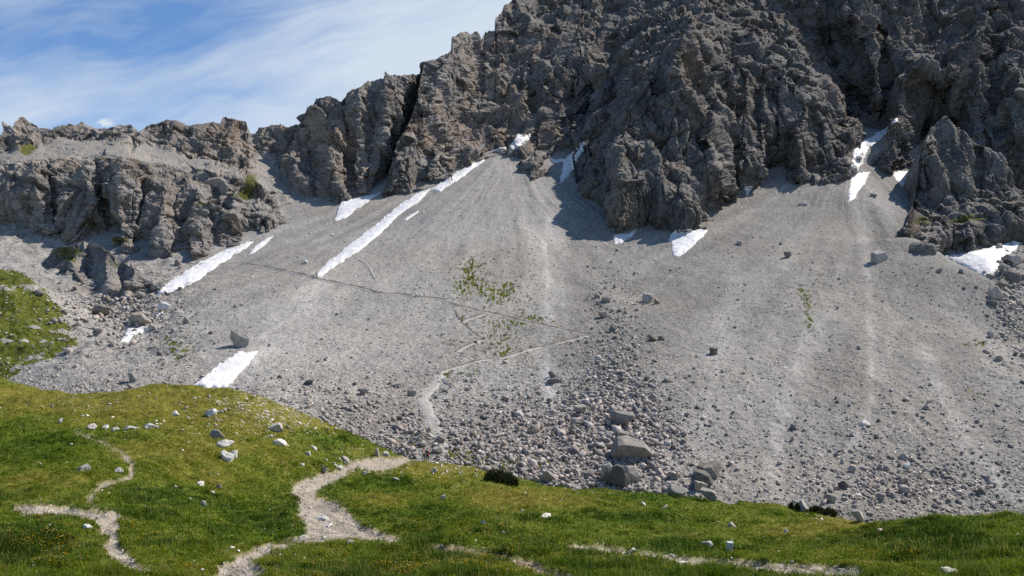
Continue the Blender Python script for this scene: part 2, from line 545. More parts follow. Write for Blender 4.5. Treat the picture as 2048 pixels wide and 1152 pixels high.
# ------------------------------------------------------------------ ground materials
def mat_meadow(path=False):
    m, t, b = new_mat("path_gravel" if path else "meadow_turf", 0.95, 0.1)
    pos = t.n('ShaderNodeNewGeometry').outputs['Position']
    if path:
        n1 = t.noise(pos, 1.2, 5, 0.6); n2 = t.noise(pos, 9.0, 4, 0.6)
        v1 = t.voro(pos, 9.0, 'F1', 1)
        c = t.ramp(n1, [(0.3, (0.27, 0.225, 0.165)), (0.55, (0.40, 0.345, 0.27)), (0.75, (0.50, 0.45, 0.375))])
        c = t.mix(t.math('MULTIPLY', t.mr(n2, 0.5, 0.7), 0.5), c, C4(0.56, 0.53, 0.48))
        c = t.mix(0.45, c, t.mix(1.0, c, t.n('ShaderNodeRGBToBW', inp={0: v1}).outputs[0], 'MULTIPLY'))
        c = t.mix(t.attr('brown'), c, t.mix(t.mr(n2, 0.35, 0.65), C4(0.15, 0.10, 0.06), C4(0.27, 0.205, 0.135)))
        h = t.math('ADD', t.voro(pos, 8.0), t.math('MULTIPLY', n2, 0.6))
        bump(t, b, h, 0.9, 0.06)
    else:
        n1 = t.noise(pos, 0.11, 5, 0.6); n2 = t.noise(pos, 0.9, 5, 0.65); n3 = t.noise(pos, 14.0, 3, 0.7)
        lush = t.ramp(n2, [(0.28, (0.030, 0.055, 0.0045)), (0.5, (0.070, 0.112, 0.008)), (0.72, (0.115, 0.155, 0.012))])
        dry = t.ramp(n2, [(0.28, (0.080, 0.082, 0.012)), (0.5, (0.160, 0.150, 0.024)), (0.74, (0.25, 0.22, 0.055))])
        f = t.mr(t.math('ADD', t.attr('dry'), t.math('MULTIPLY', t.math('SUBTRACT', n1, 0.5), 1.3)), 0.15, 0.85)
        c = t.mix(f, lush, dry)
        c = t.mix(t.mr(n3, 0.35, 0.75, 0, 0.55), c, t.mix(1.0, c, C4(0.35, 0.38, 0.3), 'MULTIPLY'))
        dirt = t.mix(n3, C4(0.16, 0.12, 0.07), C4(0.42, 0.36, 0.27))
        c = t.mix(t.math('MULTIPLY', t.attr('dirt'), t.mr(n2, 0.35, 0.6)), c, dirt)
        stone = t.mr(t.math('ADD', t.noise(pos, 1.6, 4, 0.7), t.math('MULTIPLY', t.attr('stony'), 0.16)), 0.70, 0.76)
        c = t.mix(stone, c, C4(0.40, 0.37, 0.32))
        h = t.math('ADD', n2, t.math('MULTIPLY', n3, 0.5))
        bump(t, b, h, 0.8, 0.12)
    t.put(b.inputs['Base Color'], c)
    return m


def mat_scree():
    m, t, b = new_mat("scree_gravel", 0.95, 0.1)
    pos = t.n('ShaderNodeNewGeometry').outputs['Position']
    n1 = t.noise(pos, 0.05, 5, 0.6); n2 = t.noise(pos, 0.7, 5, 0.7); n3 = t.noise(pos, 3.1, 3, 0.75)
    v1 = t.voro(pos, 1.9, 'F1', 1); v2 = t.voro(pos, 4.2, 'F1', 1)
    tone = t.attr('tone')
    c = t.ramp(t.math('ADD', t.math('MULTIPLY', tone, 0.75), t.math('MULTIPLY', n1, 0.25)),
               [(0.15, (0.125, 0.118, 0.106)), (0.45, (0.224, 0.213, 0.195)), (0.7, (0.322, 0.308, 0.284)), (0.95, (0.455, 0.437, 0.405))])
    c = t.mix(t.mr(t.noise(pos, 0.025, 3), 0.45, 0.65, 0, 0.55), c, t.mix(1.0, c, C4(1.06, 0.98, 0.90), 'MULTIPLY'))
    g1 = t.mr(t.n('ShaderNodeRGBToBW', inp={0: v1}).outputs[0], 0.1, 0.9, 0.35, 1.65)
    g2 = t.mr(t.n('ShaderNodeRGBToBW', inp={0: v2}).outputs[0], 0.1, 0.9, 0.4, 1.6)
    coarse = t.attr('coarse')
    gg = t.math('MULTIPLY', t.mr(n3, 0.3, 0.7, 0.72, 1.25), t.math('ADD', t.math('MULTIPLY', g1, 0.45), t.math('MULTIPLY', g2, 0.55)))
    gg = t.math('ADD', t.math('MULTIPLY', gg, t.math('ADD', 0.65, t.math('MULTIPLY', coarse, 0.35))), t.math('SUBTRACT', 0.35, t.math('MULTIPLY', coarse, 0.35)))
    c = t.mix(1.0, c, t.n('ShaderNodeCombineXYZ', inp={0: gg, 1: gg, 2: gg}).outputs[0], 'MULTIPLY')
    grass = t.ramp(n2, [(0.3, (0.045, 0.055, 0.008)), (0.55, (0.085, 0.098, 0.014)), (0.75, (0.15, 0.145, 0.035))])
    gm = t.mr(t.math('ADD', t.attr('grass'), t.math('MULTIPLY', t.math('SUBTRACT', n2, 0.5), 1.1)), 0.42, 0.62)
    c = t.mix(gm, c, grass)
    t.put(b.inputs['Base Color'], c)
    h = t.math('ADD', t.math('ADD', t.math('MULTIPLY', t.voro(pos, 1.3), 1.0), t.math('MULTIPLY', t.voro(pos, 3.4), 0.5)), t.math('MULTIPLY', n3, 0.5))
    bump(t, b, h, t.math('ADD', 0.35, t.math('MULTIPLY', coarse, 0.5)), 0.35)
    return m


M_MEADOW, M_PATH, M_SCREE = mat_meadow(), mat_meadow(True), mat_scree()

# ------------------------------------------------------------------ meadow and its footpaths (one height field, split by face)
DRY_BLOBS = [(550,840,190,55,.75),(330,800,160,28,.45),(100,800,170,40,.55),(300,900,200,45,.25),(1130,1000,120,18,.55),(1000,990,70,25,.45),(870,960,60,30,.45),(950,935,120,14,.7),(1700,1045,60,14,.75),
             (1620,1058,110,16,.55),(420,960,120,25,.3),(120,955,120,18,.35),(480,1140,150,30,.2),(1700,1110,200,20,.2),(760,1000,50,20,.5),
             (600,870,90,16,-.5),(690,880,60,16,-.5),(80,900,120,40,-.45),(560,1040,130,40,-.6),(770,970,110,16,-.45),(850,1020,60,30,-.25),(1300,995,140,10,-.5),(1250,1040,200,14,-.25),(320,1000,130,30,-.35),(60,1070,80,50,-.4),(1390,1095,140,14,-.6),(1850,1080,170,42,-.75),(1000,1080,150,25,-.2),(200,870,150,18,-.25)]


def blobs(u, v, lst):
    o = np.zeros(len(u))
    for bu, bv, ru, rv, a in lst:
        o += a * np.exp(-((u - bu) / ru) ** 2 - ((v - bv) / rv) ** 2)
    return o


def build_meadow():
    x, y, z, ny, nt = grid_hf(H_meadow, 2.2, 152, 0.0060, -0.92, 0.92, 0.00155)
    pf, br = path_field(x, y, z)
    z = z - 0.10 * sstep(-6, 4, pf)
    u, v = proj(x, y, z)
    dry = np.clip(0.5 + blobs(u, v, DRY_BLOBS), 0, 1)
    stony = np.clip(blobs(u, v, [(560,835,190,45,1.),(480,800,90,18,.5),(170,810,130,18,.6),(950,935,150,14,1.),(700,905,110,20,.6),(1640,1035,80,10,.8),(280,850,70,14,.4),(270,930,40,18,.5)]), 0, 1)
    V = stack(x, y, z); Q = grid_quads(ny, nt)
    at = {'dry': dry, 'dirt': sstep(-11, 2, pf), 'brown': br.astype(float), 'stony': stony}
    fp = pf[Q].mean(1) > 0
    for nm, sel, mt in (('meadow', ~fp, M_MEADOW), ('footpath', fp, M_PATH)):
        v2, q2, a2 = compact(V, Q[sel], at)
        link(nm, mesh_np(nm, v2, q2, mt, a2), kind='structure')


build_meadow()

# ------------------------------------------------------------------ scree
GRASS_SPOTS = [(975,565,60,46,.22),(900,560,20,30,.2),(1000,640,110,22,.24),(985,695,90,40,.2),(1060,600,30,30,.16),(935,560,16,30,.5),(950,530,14,14,.5),(985,590,24,22,.5),(918,585,10,16,.6),(1010,590,10,16,.5),(940,545,8,22,.5),(960,570,9,14,.5),(1020,575,9,12,.5),
               (1615,600,9,20,.7),(1618,640,9,24,.6),(1600,580,7,14,.5),(1640,560,8,14,.4),(1575,630,8,12,.5),(1600,610,22,60,.15),
               (1960,688,14,7,.9),(1945,778,12,7,.7),(1930,690,8,6,.5),(1975,720,6,7,.4),(1955,790,9,10,.4),(2035,655,12,7,.8),(2010,680,9,6,.5),
               (1000,680,50,26,.28),(910,750,22,12,.4),(950,745,12,7,.7),(1010,705,14,9,.6),(905,680,12,7,.5),(920,640,12,8,.5),(1060,640,60,10,.35),(1130,670,30,12,.3),(1170,600,9,6,.6),(1160,700,30,20,.22),
               (350,690,36,34,.38),(370,710,20,18,.3),(330,680,20,20,.2),(1050,560,40,60,.12),(890,750,12,7,.5),
               (850,870,50,10,.6),(920,905,50,12,.6),(1010,925,70,16,.5),(1100,925,70,14,.45),(1060,895,40,8,.4),(820,895,40,10,.6),(960,925,60,14,.6),(1130,955,60,10,.5),
               (140,520,40,12,.5),(240,540,60,12,.3),(190,585,40,10,.2),(250,600,50,14,.25),(130,700,60,20,.3),(60,480,30,10,.3)]
LIGHT_STREAKS = [([(1095,440),(1098,560),(1095,700),(1100,800)],16,.5),([(1120,420),(1128,600),(1135,680)],10,.25),([(640,562),(560,640),(480,760)],26,.28),([(700,520),(620,640),(560,760)],40,.15),
                 ([(1725,420),(1735,560),(1745,700),(1740,800)],10,.35),([(1640,640),(1570,800),(1540,980)],24,.35),([(1790,650),(1760,780),(1700,900)],12,.2),([(1850,700),(1930,880),(2030,1000)],14,.32),
                 ([(850,790),(860,840),(885,900)],9,.6),([(1080,320),(1060,500),(1050,600)],26,.18),([(1000,330),(900,480),(800,560)],50,.12),([(1470,560),(1440,700),(1410,850)],24,.18),([(1590,480),(1560,600),(1500,760)],30,.12),
                 ([(1840,500),(1900,600),(1990,720)],40,.06)]
DARK_STREAKS = [([(1690,400),(1705,470)],8,-.25),([(1745,420),(1760,470)],12,-.35),([(1350,560),(1280,680),(1260,900)],70,-.14),([(1180,480),(1190,640),(1240,800)],40,-.12),([(1330,640),(1400,760),(1430,860)],26,-.10),([(1560,560),(1520,700)],18,-.14),([(1800,480),(1900,580),(1960,640)],40,-.12),([(600,760),(800,840),(1000,900)],60,-.12),([(1760,480),(1700,700),(1650,860)],14,-.1)]


def build_scree():
    x, y, z, ny, nt = grid_hf(H_scree, 104, 480, 0.0024, -0.74, 0.74, 0.00125)
    u, v = proj(x, y, z)
    wgt = sstep(0.10, 0.17, x / y)
    r = AP1[1] - y
    q = stack(x, y, z)
    tone = 0.50 + 0.14 * fbm(q / 30, 3) + 0.10 * fbm(q / 5 + 44, 3)
    wob = 0.05 * fbm(q / 22 + 70, 3)
    for A, wg in ((AP1, 1 - wgt), (AP2, wgt)):
        th = np.arctan2(x - A[0], A[1] + 14 - y)
        tone += wg * sstep(1.3, .7, np.abs(th)) * (0.28 * fbm(stack((th + wob) * 20, r * 0.010, 0 * x + A[0]), 4) + 0.11 * fbm(stack((th + wob) * 80, r * 0.03, 0 * x + A[0]), 3))
    for pl, wd, a in LIGHT_STREAKS + DARK_STREAKS:
        m = (np.abs(u - np.mean([p[0] for p in pl])) < 500)
        d, _, _ = seg_dist(u[m] + 6 * fbm(q[m] / 6, 2), v[m], pl)
        tone[m] += 0.85 * a * np.exp(-(d / wd) ** 2) * np.clip(0.8 + 1.3 * fbm(q[m] * np.array([1, .13, .2], np.float32) / 3.5 + 5, 3), 0, 1.6)
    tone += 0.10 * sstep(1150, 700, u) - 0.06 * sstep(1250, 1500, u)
    coarse = np.clip(sstep(640, 860, v) * sstep(1420, 1200, u) + blobs(u, v, [(1230,650,70,150,.7),(1260,820,140,120,.7),(250,600,120,80,.8),(2030,620,40,120,.8),(1800,960,250,70,.5),(900,930,300,60,.4)]), 0, 1)
    for pl, wd, a in LIGHT_STREAKS:
        d, _, _ = seg_dist(u, v, pl)
        coarse *= 1 - min(1, a * 1.6) * np.exp(-(d / wd) ** 2)
    uj = u + 10 * fbm(q / 2.2 + 3, 3); vj = v + 8 * fbm(q / 2.2 + 13, 3)
    grass = blobs(uj, vj, GRASS_SPOTS) * np.clip(0.66 + 2.9 * fbm(q * np.array([1.5, .30, 0], np.float32) + 91, 3), 0, 1.8)
    k = signed(u + 16 * fbm(q / 6 + 3, 3), v + 14 * fbm(q / 6 + 23, 3), GREEN_KNOLL)
    kn = sstep(-6, 10, k)
    kn *= 1 - 0.75 * sstep(0.05, 0.3, fbm(q / 5 + 3, 3)) * sstep(610, 660, v) - 0.6 * np.exp(-((v - 575) / 12) ** 2) * sstep(-.1, .2, fbm(q / 3 + 8, 2))
    grass = np.clip(np.maximum(grass * 1.15, kn), 0, 1)
    mesh = mesh_np('scree', q, grid_quads(ny, nt), M_SCREE, {'tone': np.clip(tone, 0, 1), 'coarse': coarse, 'grass': grass})
    link('scree', mesh, kind='structure')


build_scree()


# ------------------------------------------------------------------ rock walls
def hit_H(H, u, v, d0=105.0, d1=470.0, n=900):
    """distance at which the sight line through a picture point meets a height field"""
    a, b = ray(np.asarray(u, float), np.asarray(v, float))
    D = np.linspace(d0, d1, n)
    X = a[:, None] * D[None]; Y = np.repeat(D[None], len(a), 0)
    g = (b[:, None] * D[None] - H(X.ravel(), Y.ravel()).reshape(X.shape)) < 0
    k = np.where(g.any(1), g.argmax(1), n - 1)
    return D[k]


def resample(poly, stepx):
    P = np.asarray(poly, float)
    L = np.concatenate([[0], np.cumsum(np.hypot(*(P[1:] - P[:-1]).T))])
    t = np.arange(0, L[-1], stepx)
    return np.stack([np.interp(t, L, P[:, 0]), np.interp(t, L, P[:, 1])], 1)


def mat_rock():
    m, t, b = new_mat("limestone", 0.92, 0.15)
    pos = t.n('ShaderNodeNewGeometry').outputs['Position']
    nrm = t.n('ShaderNodeNewGeometry').outputs['True Normal']
    nz = t.n('ShaderNodeSeparateXYZ', inp={0: nrm}).outputs[2]
    st = t.vmath('MULTIPLY', pos, (1, 1, 0.22))
    n1 = t.noise(pos, 0.06, 5, 0.6); n2 = t.noise(pos, 0.55, 6, 0.68); n3 = t.noise(st, 0.35, 5, 0.7)
    c = t.ramp(n2, [(0.25, (0.082, 0.077, 0.072)), (0.46, (0.140, 0.131, 0.121)), (0.60, (0.182, 0.170, 0.156)), (0.8, (0.27, 0.252, 0.23))])
    warm = t.mr(t.math('ADD', n1, t.math('MULTIPLY', t.attr('warm'), 0.3)), 0.50, 0.72)
    c = t.mix(warm, c, t.mix(1.0, c, C4(1.12, 0.96, 0.82), 'MULTIPLY'))
    c = t.mix(t.mr(n3, 0.52, 0.72, 0, 0.6), c, t.mix(1.0, c, C4(0.45, 0.45, 0.47), 'MULTIPLY'))     # water streaks
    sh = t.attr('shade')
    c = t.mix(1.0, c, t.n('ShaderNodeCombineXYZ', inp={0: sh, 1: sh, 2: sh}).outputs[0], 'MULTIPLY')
    g1 = t.noise(pos, 2.2, 4, 0.7)
    tal = t.ramp(g1, [(0.25, (0.17, 0.150, 0.125)), (0.5, (0.285, 0.262, 0.23)), (0.75, (0.40, 0.375, 0.34))])
    tm = t.mr(t.math('ADD', t.math('MULTIPLY', t.math('ADD', nz, t.math('MULTIPLY', t.attr('talus'), 0.55)), 1.0), t.math('MULTIPLY', t.math('SUBTRACT', n2, 0.5), 0.7)), 0.78, 0.98)
    c = t.mix(tm, c, tal)
    gr = t.ramp(n2, [(0.3, (0.05, 0.058, 0.010)), (0.7, (0.13, 0.125, 0.03))])
    gm = t.mr(t.math('ADD', t.attr('grass'), t.math('ADD', t.math('MULTIPLY', t.math('SUBTRACT', n2, 0.5), 1.0), t.math('MULTIPLY', t.math('SUBTRACT', nz, 0.5), 0.35))), 0.38, 0.58)
    c = t.mix(gm, c, gr)
    t.put(b.inputs['Base Color'], c)
    cr = t.voro(t.vmath('ADD', t.vmath('MULTIPLY', pos, (1, 1, 0.7)), t.n('ShaderNodeTexNoise', inp={'Vector': pos, 'Scale': 0.5}).outputs[1]), 0.9, 'DISTANCE_TO_EDGE')
    h = t.math('ADD', t.math('MULTIPLY', t.mr(cr, 0.0, 0.12), 0.45), t.math('ADD', n2, t.math('MULTIPLY', t.noise(pos, 2.6, 4, 0.7), 0.45)))
    bump(t, b, h, 0.75, 0.45)
    return m


M_ROCK = mat_rock()


def rock_body(name, u0, u1, sky, foot, cps, lines, step, dip, talus_poly=None, grass=(), warm=(), rough=1.0, rows=None, foot_H=H_scree, below=34, seed=0.0, tal_soft=0.2, light=1.0, columns=0.35):
    us = np.arange(u0, u1 + step, step)
    S = np.asarray(sky, float); Ft = np.asarray(foot, float)
    vs = np.interp(us, S[:, 0], S[:, 1]); vf = np.interp(us, Ft[:, 0], Ft[:, 1]) + below
    jag = stack(us / 34.0, 0 * us + seed, 0 * us)
    vs = vs + 3.5 * fbm(jag, 3) + 2.2 * fbm(jag * 5, 2)
    nr = rows or int((vf - vs).max() / step)
    tt = np.linspace(0, 1, nr)
    v = vs[None] + tt[:, None] * (vf - vs)[None]
    u = np.repeat(us[None], nr, 0)
    # distance surface: control points plus the foot line lying on the scree
    fpt = resample(foot, 26)
    fd = hit_H(foot_H, fpt[:, 0], fpt[:, 1])
    cu = [c[0] for c in cps] + list(fpt[:, 0]) + list(fpt[::2, 0])
    cvv = [c[1] for c in cps] + list(fpt[:, 1]) + list(fpt[::2, 1] + 60)
    cd = [c[2] for c in cps] + list(fd) + list(fd[::2] - 4)
    T = TPS(np.array([cu, cvv], float).T, cd, 2e-4)
    D = T(u, v).ravel()
    uf, vfl = u.ravel(), v.ravel()
    q0 = stack(*unproj(uf, vfl, D))
    ju = uf + 7 * fbm(q0 / 11 + seed, 3); jv = vfl + 7 * fbm(q0 / 11 + 50 + seed, 3)
    for pl, wl, wr, amp in lines:
        P = np.asarray(pl, float)
        W = max(wl, wr)
        m = (uf > P[:, 0].min() - W - 20) & (uf < P[:, 0].max() + W + 20) & (vfl > P[:, 1].min() - W - 20) & (vfl < P[:, 1].max() + W + 20)
        d, t, sg = seg_dist(ju[m], jv[m], pl)
        wd = np.where(sg > 0, wl, wr)
        k = np.clip(1 - d / wd, 0, 1)
        D[m] -= amp * (k ** 1.25 if amp > 0 else k ** 1.6)
    tal = np.zeros(len(uf))
    if talus_poly:
        for tp in talus_poly:
            tal = np.maximum(tal, sstep(-6, 14, signed(ju, jv, tp)))
    P0 = stack(*unproj(uf, vfl, D))
    # cliff roughness in metres: buttresses, joints, beds, loose blocks
    n = len(uf)
    wv = stack(fbm(P0 / 7 + 3, 2), fbm(P0 / 7 + 23, 2), fbm(P0 / 7 + 43, 2))
    wl = stack(fbm(P0 / 24 + 3, 2), fbm(P0 / 24 + 23, 2), fbm(P0 / 24 + 43, 2))
    big = ridged((P0 + 6.0 * wl) * np.array([1, 0.6, 0.28], np.float32) / 21.0 + seed, 2, 0.4) - 0.62
    mid = ridged((P0 + 5.0 * wl) * np.array([1, 0.6, 0.20], np.float32) / 8.5 + 31 + seed, 2, 0.4) - 0.62
    h0, j0, ida = facets((P0 * np.array([1, .7, .5], np.float32) + 2.5 * wl) / 12.0 + seed)
    # slabs lying along the beds, and columns standing along the joints
    cd, sd_ = math.cos(dip), math.sin(dip)
    al = P0[:, 0] * cd - P0[:, 2] * sd_; ac = P0[:, 0] * sd_ + P0[:, 2] * cd
    h1, j1, idc = facets(stack(al / 9.0, P0[:, 1] / 7.0, ac / 3.4) + wl * .8 + seed)
    h2, j2, idd = facets(stack(al / 3.4, P0[:, 1] / 3.0, ac / 1.3) + wv * .12 + seed + 5)
    hc, jc, idk = facets(stack(P0[:, 0] / 5.2, P0[:, 1] / 9.0, P0[:, 2] / 17.0) + wl * .7 + seed + 11)
    hk, jk, idm = facets(stack(P0[:, 0] / 1.7, P0[:, 1] / 4.0, P0[:, 2] / 5.5) + wv * .12 + seed + 13)
    colw = np.clip(columns + 0.6 * sstep(1150, 1300, uf) + 0.9 * fbm(P0 / 30 + 90 + seed, 2), 0, 1)
    sdip = ac / 3.0 + 1.2 * wl[:, 0]
    fr = sdip - np.floor(sdip)
    bed = np.where(fr < 0.82, fr / 0.82, (1 - fr) / 0.18)
    bedk = 0.25 + 0.9 * sstep(-.15, .3, fbm(P0 / 26 + 60 + seed, 2))
    sd7 = sdip / 2.7 + 0.3; f7 = sd7 - np.floor(sd7)
    bed7 = np.where(f7 < 0.85, f7 / 0.85, (1 - f7) / 0.15)
    h3, j3, ide = facets(stack(al / 1.5, P0[:, 1] / 1.6, ac / 0.75) + wv * .1 + seed + 17)
    bw = 1 - 0.8 * colw
    disp = (7.5 * big + (2.2 - 0.9 * colw) * mid + 3.0 * h0 + 1.0 * (ida - .5)
            + bw * (1.5 * h1 + 0.7 * (idc - 0.5) + 0.45 * h2 + 0.18 * (idd - .5) - 0.8 * np.exp(-j1 / 0.035) - 0.7 * np.exp(-j2 / 0.055) + 0.7 * bedk * (bed - 0.5) + 1.5 * bedk * (bed7 - 0.5))
            + colw * (3.2 * hc + 1.2 * (idk - .5) + 0.55 * hk + 0.2 * (idm - .5) - 1.1 * np.exp(-jc / 0.04) - 0.75 * np.exp(-jk / 0.055))
            + 0.13 * h3 - 0.26 * np.exp(-j3 / 0.06) - 1.2 * np.exp(-j0 / 0.035))
    soft = 1 - (1 - tal_soft) * tal
    soft = soft * (0.55 + 0.45 * sstep(0, 0.10, np.repeat(tt, len(us))))
    disp = disp * soft * rough
    # push out along the local facing direction, mostly towards open air
    Pg = P0.reshape(nr, len(us), 3)
    du = np.gradient(Pg, axis=1); dv = np.gradient(Pg, axis=0)
    N = np.cross(du, dv)
    N /= np.linalg.norm(N, axis=2, keepdims=True) + 1e-9
    N = N.reshape(-1, 3)
    if N[:, 1].mean() > 0:
        N = -N
    N = N * np.array([1, 1, 0.5], np.float32) + np.array([0, -0.5, 0.0], np.float32)
    N /= np.linalg.norm(N, axis=1, keepdims=True)
    disp = np.clip(disp, -7, 8)
    V = P0 + N * disp[:, None].astype(np.float32)
    # far side of the crest, so the ridge has thickness
    top = V.reshape(nr, len(us), 3)[0]
    bk = []
    for j in range(14, 0, -1):
        o = top + np.array([0, 2.2 * j + 0.25 * j * j, -1.1 * j - 0.25 * j * j], np.float32)
        o += (0.9 * stack(fbm(o / 4, 2), fbm(o / 4 + 9, 2), fbm(o / 4 + 19, 2)))
        bk.append(o)
    nb = len(bk)
    V = np.vstack(bk + [V]).astype(np.float32)
    pad = lambda a: np.concatenate([np.tile(a[:len(us)], nb), a])
    gmask = blobs(ju, jv, grass) if len(grass) else np.zeros(n)
    wm = blobs(uf, vfl, warm) if len(warm) else np.zeros(n)
    shade = (light + (0.52 * sstep(1200, 900, uf) - 0.12) * (light < 1.2)) * np.clip(1.0 + 0.5 * (idc - 0.5) * .6 + 0.25 * (idd - .5) + 0.3 * (idk - .5) + 0.5 * fbm(P0 / 18 + 77, 3), 0.6, 1.6)  # paler weathered left plus painted sunlight; right darkened as painted shade; random block tone
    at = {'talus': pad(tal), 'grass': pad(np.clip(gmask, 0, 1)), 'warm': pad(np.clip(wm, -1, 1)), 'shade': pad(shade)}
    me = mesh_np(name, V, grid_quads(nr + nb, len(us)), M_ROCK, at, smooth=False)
    return link(name, me, kind='structure')


SKY_L = [(-160,250),(-40,262),(0,268),(8,245),(25,250),(45,238),(60,241),(75,250),(104,256),(112,250),(150,251),(165,246),(200,252),(215,250),(240,245),(262,250),(270,262),(278,266),(292,252),(310,250),(335,244),(352,241),(370,246),(374,252),(388,248),(425,243),(440,246),(446,232),(470,235),(492,240),(496,258),(504,264),(515,254),(545,246),(560,243),(570,247),(597,238),(605,212),(640,195),(662,193),(682,204),(700,182),(712,172),(722,170),(735,160),(755,158),(766,150),(772,138),(780,150),(800,150),(815,148),(835,148),(844,146),(845,125),(860,124),(885,110),(930,95)]
FOOT_L = [(-160,460),(0,448),(30,445),(75,470),(120,492),(165,470),(220,478),(260,502),(300,512),(350,514),(400,511),(440,505),(500,478),(555,455),(575,430),(603,398),(640,406),(690,400),(740,388),(775,384),(830,380),(930,370)]
CP_L = [(-160,250,352),(0,250,352),(120,252,362),(250,250,366),(350,245,374),(450,240,382),(500,258,386),(600,235,388),(700,180,380),(770,142,388),(850,125,402),(930,100,420),
        (-100,330,318),(50,345,313),(150,335,314),(250,330,316),(350,365,318),(430,350,328),(500,355,342),(550,400,332),(100,285,345),(200,280,350),(300,290,354),(400,310,352),(470,300,366),(520,300,372),(560,340,356),(590,380,340),
        (-100,400,306),(50,400,305),(150,400,302),(250,420,300),(350,440,296),(450,430,302),(520,430,312),
        (650,300,355),(600,300,366),(700,250,362),(750,250,366),(690,340,345),(780,200,374),(800,280,368),(760,330,352),(850,250,392),(900,200,420),(850,330,372),(930,300,395)]
LINES_L = [([(170,340),(180,400),(150,470)],26,30,5),([(60,340),(75,400),(80,460)],26,26,5),([(195,330),(205,420),(215,470)],10,12,-7),([(240,340),(235,420),(250,490)],22,30,5),
           ([(330,370),(320,430),(330,505)],30,40,6),([(290,350),(285,420),(275,480)],12,12,-5),([(390,390),(380,440),(385,505)],16,22,5),([(470,360),(465,430),(470,490)],24,24,5),([(430,370),(425,440),(430,500)],10,10,-5),([(530,420),(520,460)],24,24,4),
           ([(100,350),(115,420),(118,480)],12,12,-5),
           ([(20,250),(40,300)],20,20,3),([(272,262),(262,300)],9,9,-5),([(470,240),(455,290),(490,320)],26,22,6),([(350,245),(340,290)],28,22,4),([(500,262),(510,300),(560,350),(600,395)],26,26,-5),([(225,250),(215,275)],20,14,3),
           ([(560,250),(570,320),(620,380)],14,16,4),([(640,200),(660,300),(680,390)],34,30,7),([(720,172),(720,280),(725,380)],26,26,7),([(690,200),(700,300),(705,380)],12,12,-5),([(770,145),(775,230),(755,340)],24,24,7),([(610,230),(620,300),(640,380)],10,12,-4),([(848,140),(832,220),(795,300),(768,375)],26,24,-16)]
TAL_L = [[(-20,300),(70,288),(110,265),(160,272),(250,272),(330,288),(420,318),(490,345),(515,300),(530,290),(575,350),(625,392),(600,420),(560,440),(545,390),(500,372),(470,352),(420,348),(360,345),(300,330),(200,318),(120,322),(60,330),(-20,345)],
         [(560,440),(600,400),(640,415),(600,450)]]
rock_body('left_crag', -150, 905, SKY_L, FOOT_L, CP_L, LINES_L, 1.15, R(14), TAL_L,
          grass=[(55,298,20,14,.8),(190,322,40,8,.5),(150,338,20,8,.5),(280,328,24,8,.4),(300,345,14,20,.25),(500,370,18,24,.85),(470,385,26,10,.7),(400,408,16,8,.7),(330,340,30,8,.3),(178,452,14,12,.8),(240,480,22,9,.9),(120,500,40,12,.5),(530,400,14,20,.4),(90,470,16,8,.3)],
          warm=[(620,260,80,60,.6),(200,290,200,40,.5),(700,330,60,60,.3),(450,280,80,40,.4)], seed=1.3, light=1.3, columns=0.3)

SKY_M = [(760,395),(772,350),(790,310),(815,255),(835,200),(846,150),(849,124),(862,122),(875,118),(890,104),(905,98),(906,75),(920,66),(935,64),(952,60),(962,66),(966,75),(972,62),(985,60),(990,62),(983,48),(990,35),(1002,26),(1008,10),(1022,2),(1045,-20),(1090,-60),(1130,-90),(1200,-110),(1400,-120),(2250,-120)]
FOOT_M = [(760,386),(775,385),(820,378),(850,370),(905,345),(960,322),(985,302),(1015,296),(1036,322),(1045,345),(1065,362),(1085,350),(1100,322),(1135,330),(1165,330),(1160,350),(1165,385),(1200,430),(1228,466),(1270,462),(1300,452),(1330,462),(1350,468),(1385,462),(1420,455),(1440,415),(1480,388),(1540,366),(1600,366),(1660,368),(1692,352),(1708,318),(1740,316),(1765,336),(1790,338),(1830,345),(1860,372),(1960,386),(2050,380),(2250,380)]
CP_M = [(850,125,396),(920,68,438),(1000,20,470),(1010,8,476),(1100,-60,520),(1300,-110,520),(1600,-115,500),(2000,-115,480),(2240,-115,480),
        (835,230,362),(800,325,343),(860,200,380),(900,250,378),(900,150,408),(950,220,396),(950,120,424),(1000,200,406),(1000,100,444),(1080,290,374),(1100,250,383),(1100,150,414),(1100,60,452),(1200,0,480),(1200,90,440),(1160,200,396),(1160,120,424),
        (1200,300,330),(1250,300,312),(1240,400,292),(1300,200,334),(1280,120,372),(1330,110,356),(1373,58,366),(1350,300,310),(1420,245,326),(1428,329,308),(1300,400,291),(1400,400,290),(1385,415,284),(1355,435,281),
        (1600,300,331),(1585,157,360),(1650,175,374),(1716,248,364),(1690,300,345),(1550,300,334),(1550,200,350),(1480,250,340),(1480,320,318),(1500,110,384),(1440,120,376),(1560,110,382),
        (1300,20,462),(1450,10,452),(1600,50,442),(1660,110,442),(1700,30,424),(1756,106,414),(1757,200,402),(1713,204,424),(1760,240,404),(1850,60,436),(1850,100,420),(1851,126,388),(1811,146,386),(1793,248,360),(1800,310,346),(1870,190,394),(1850,270,386),
        (1976,33,404),(1928,110,384),(1903,175,378),(2000,100,380),(2100,50,396),(2000,200,360),(2100,200,352),(2000,300,342),(1900,300,356),(2100,330,334),(2230,200,350)]
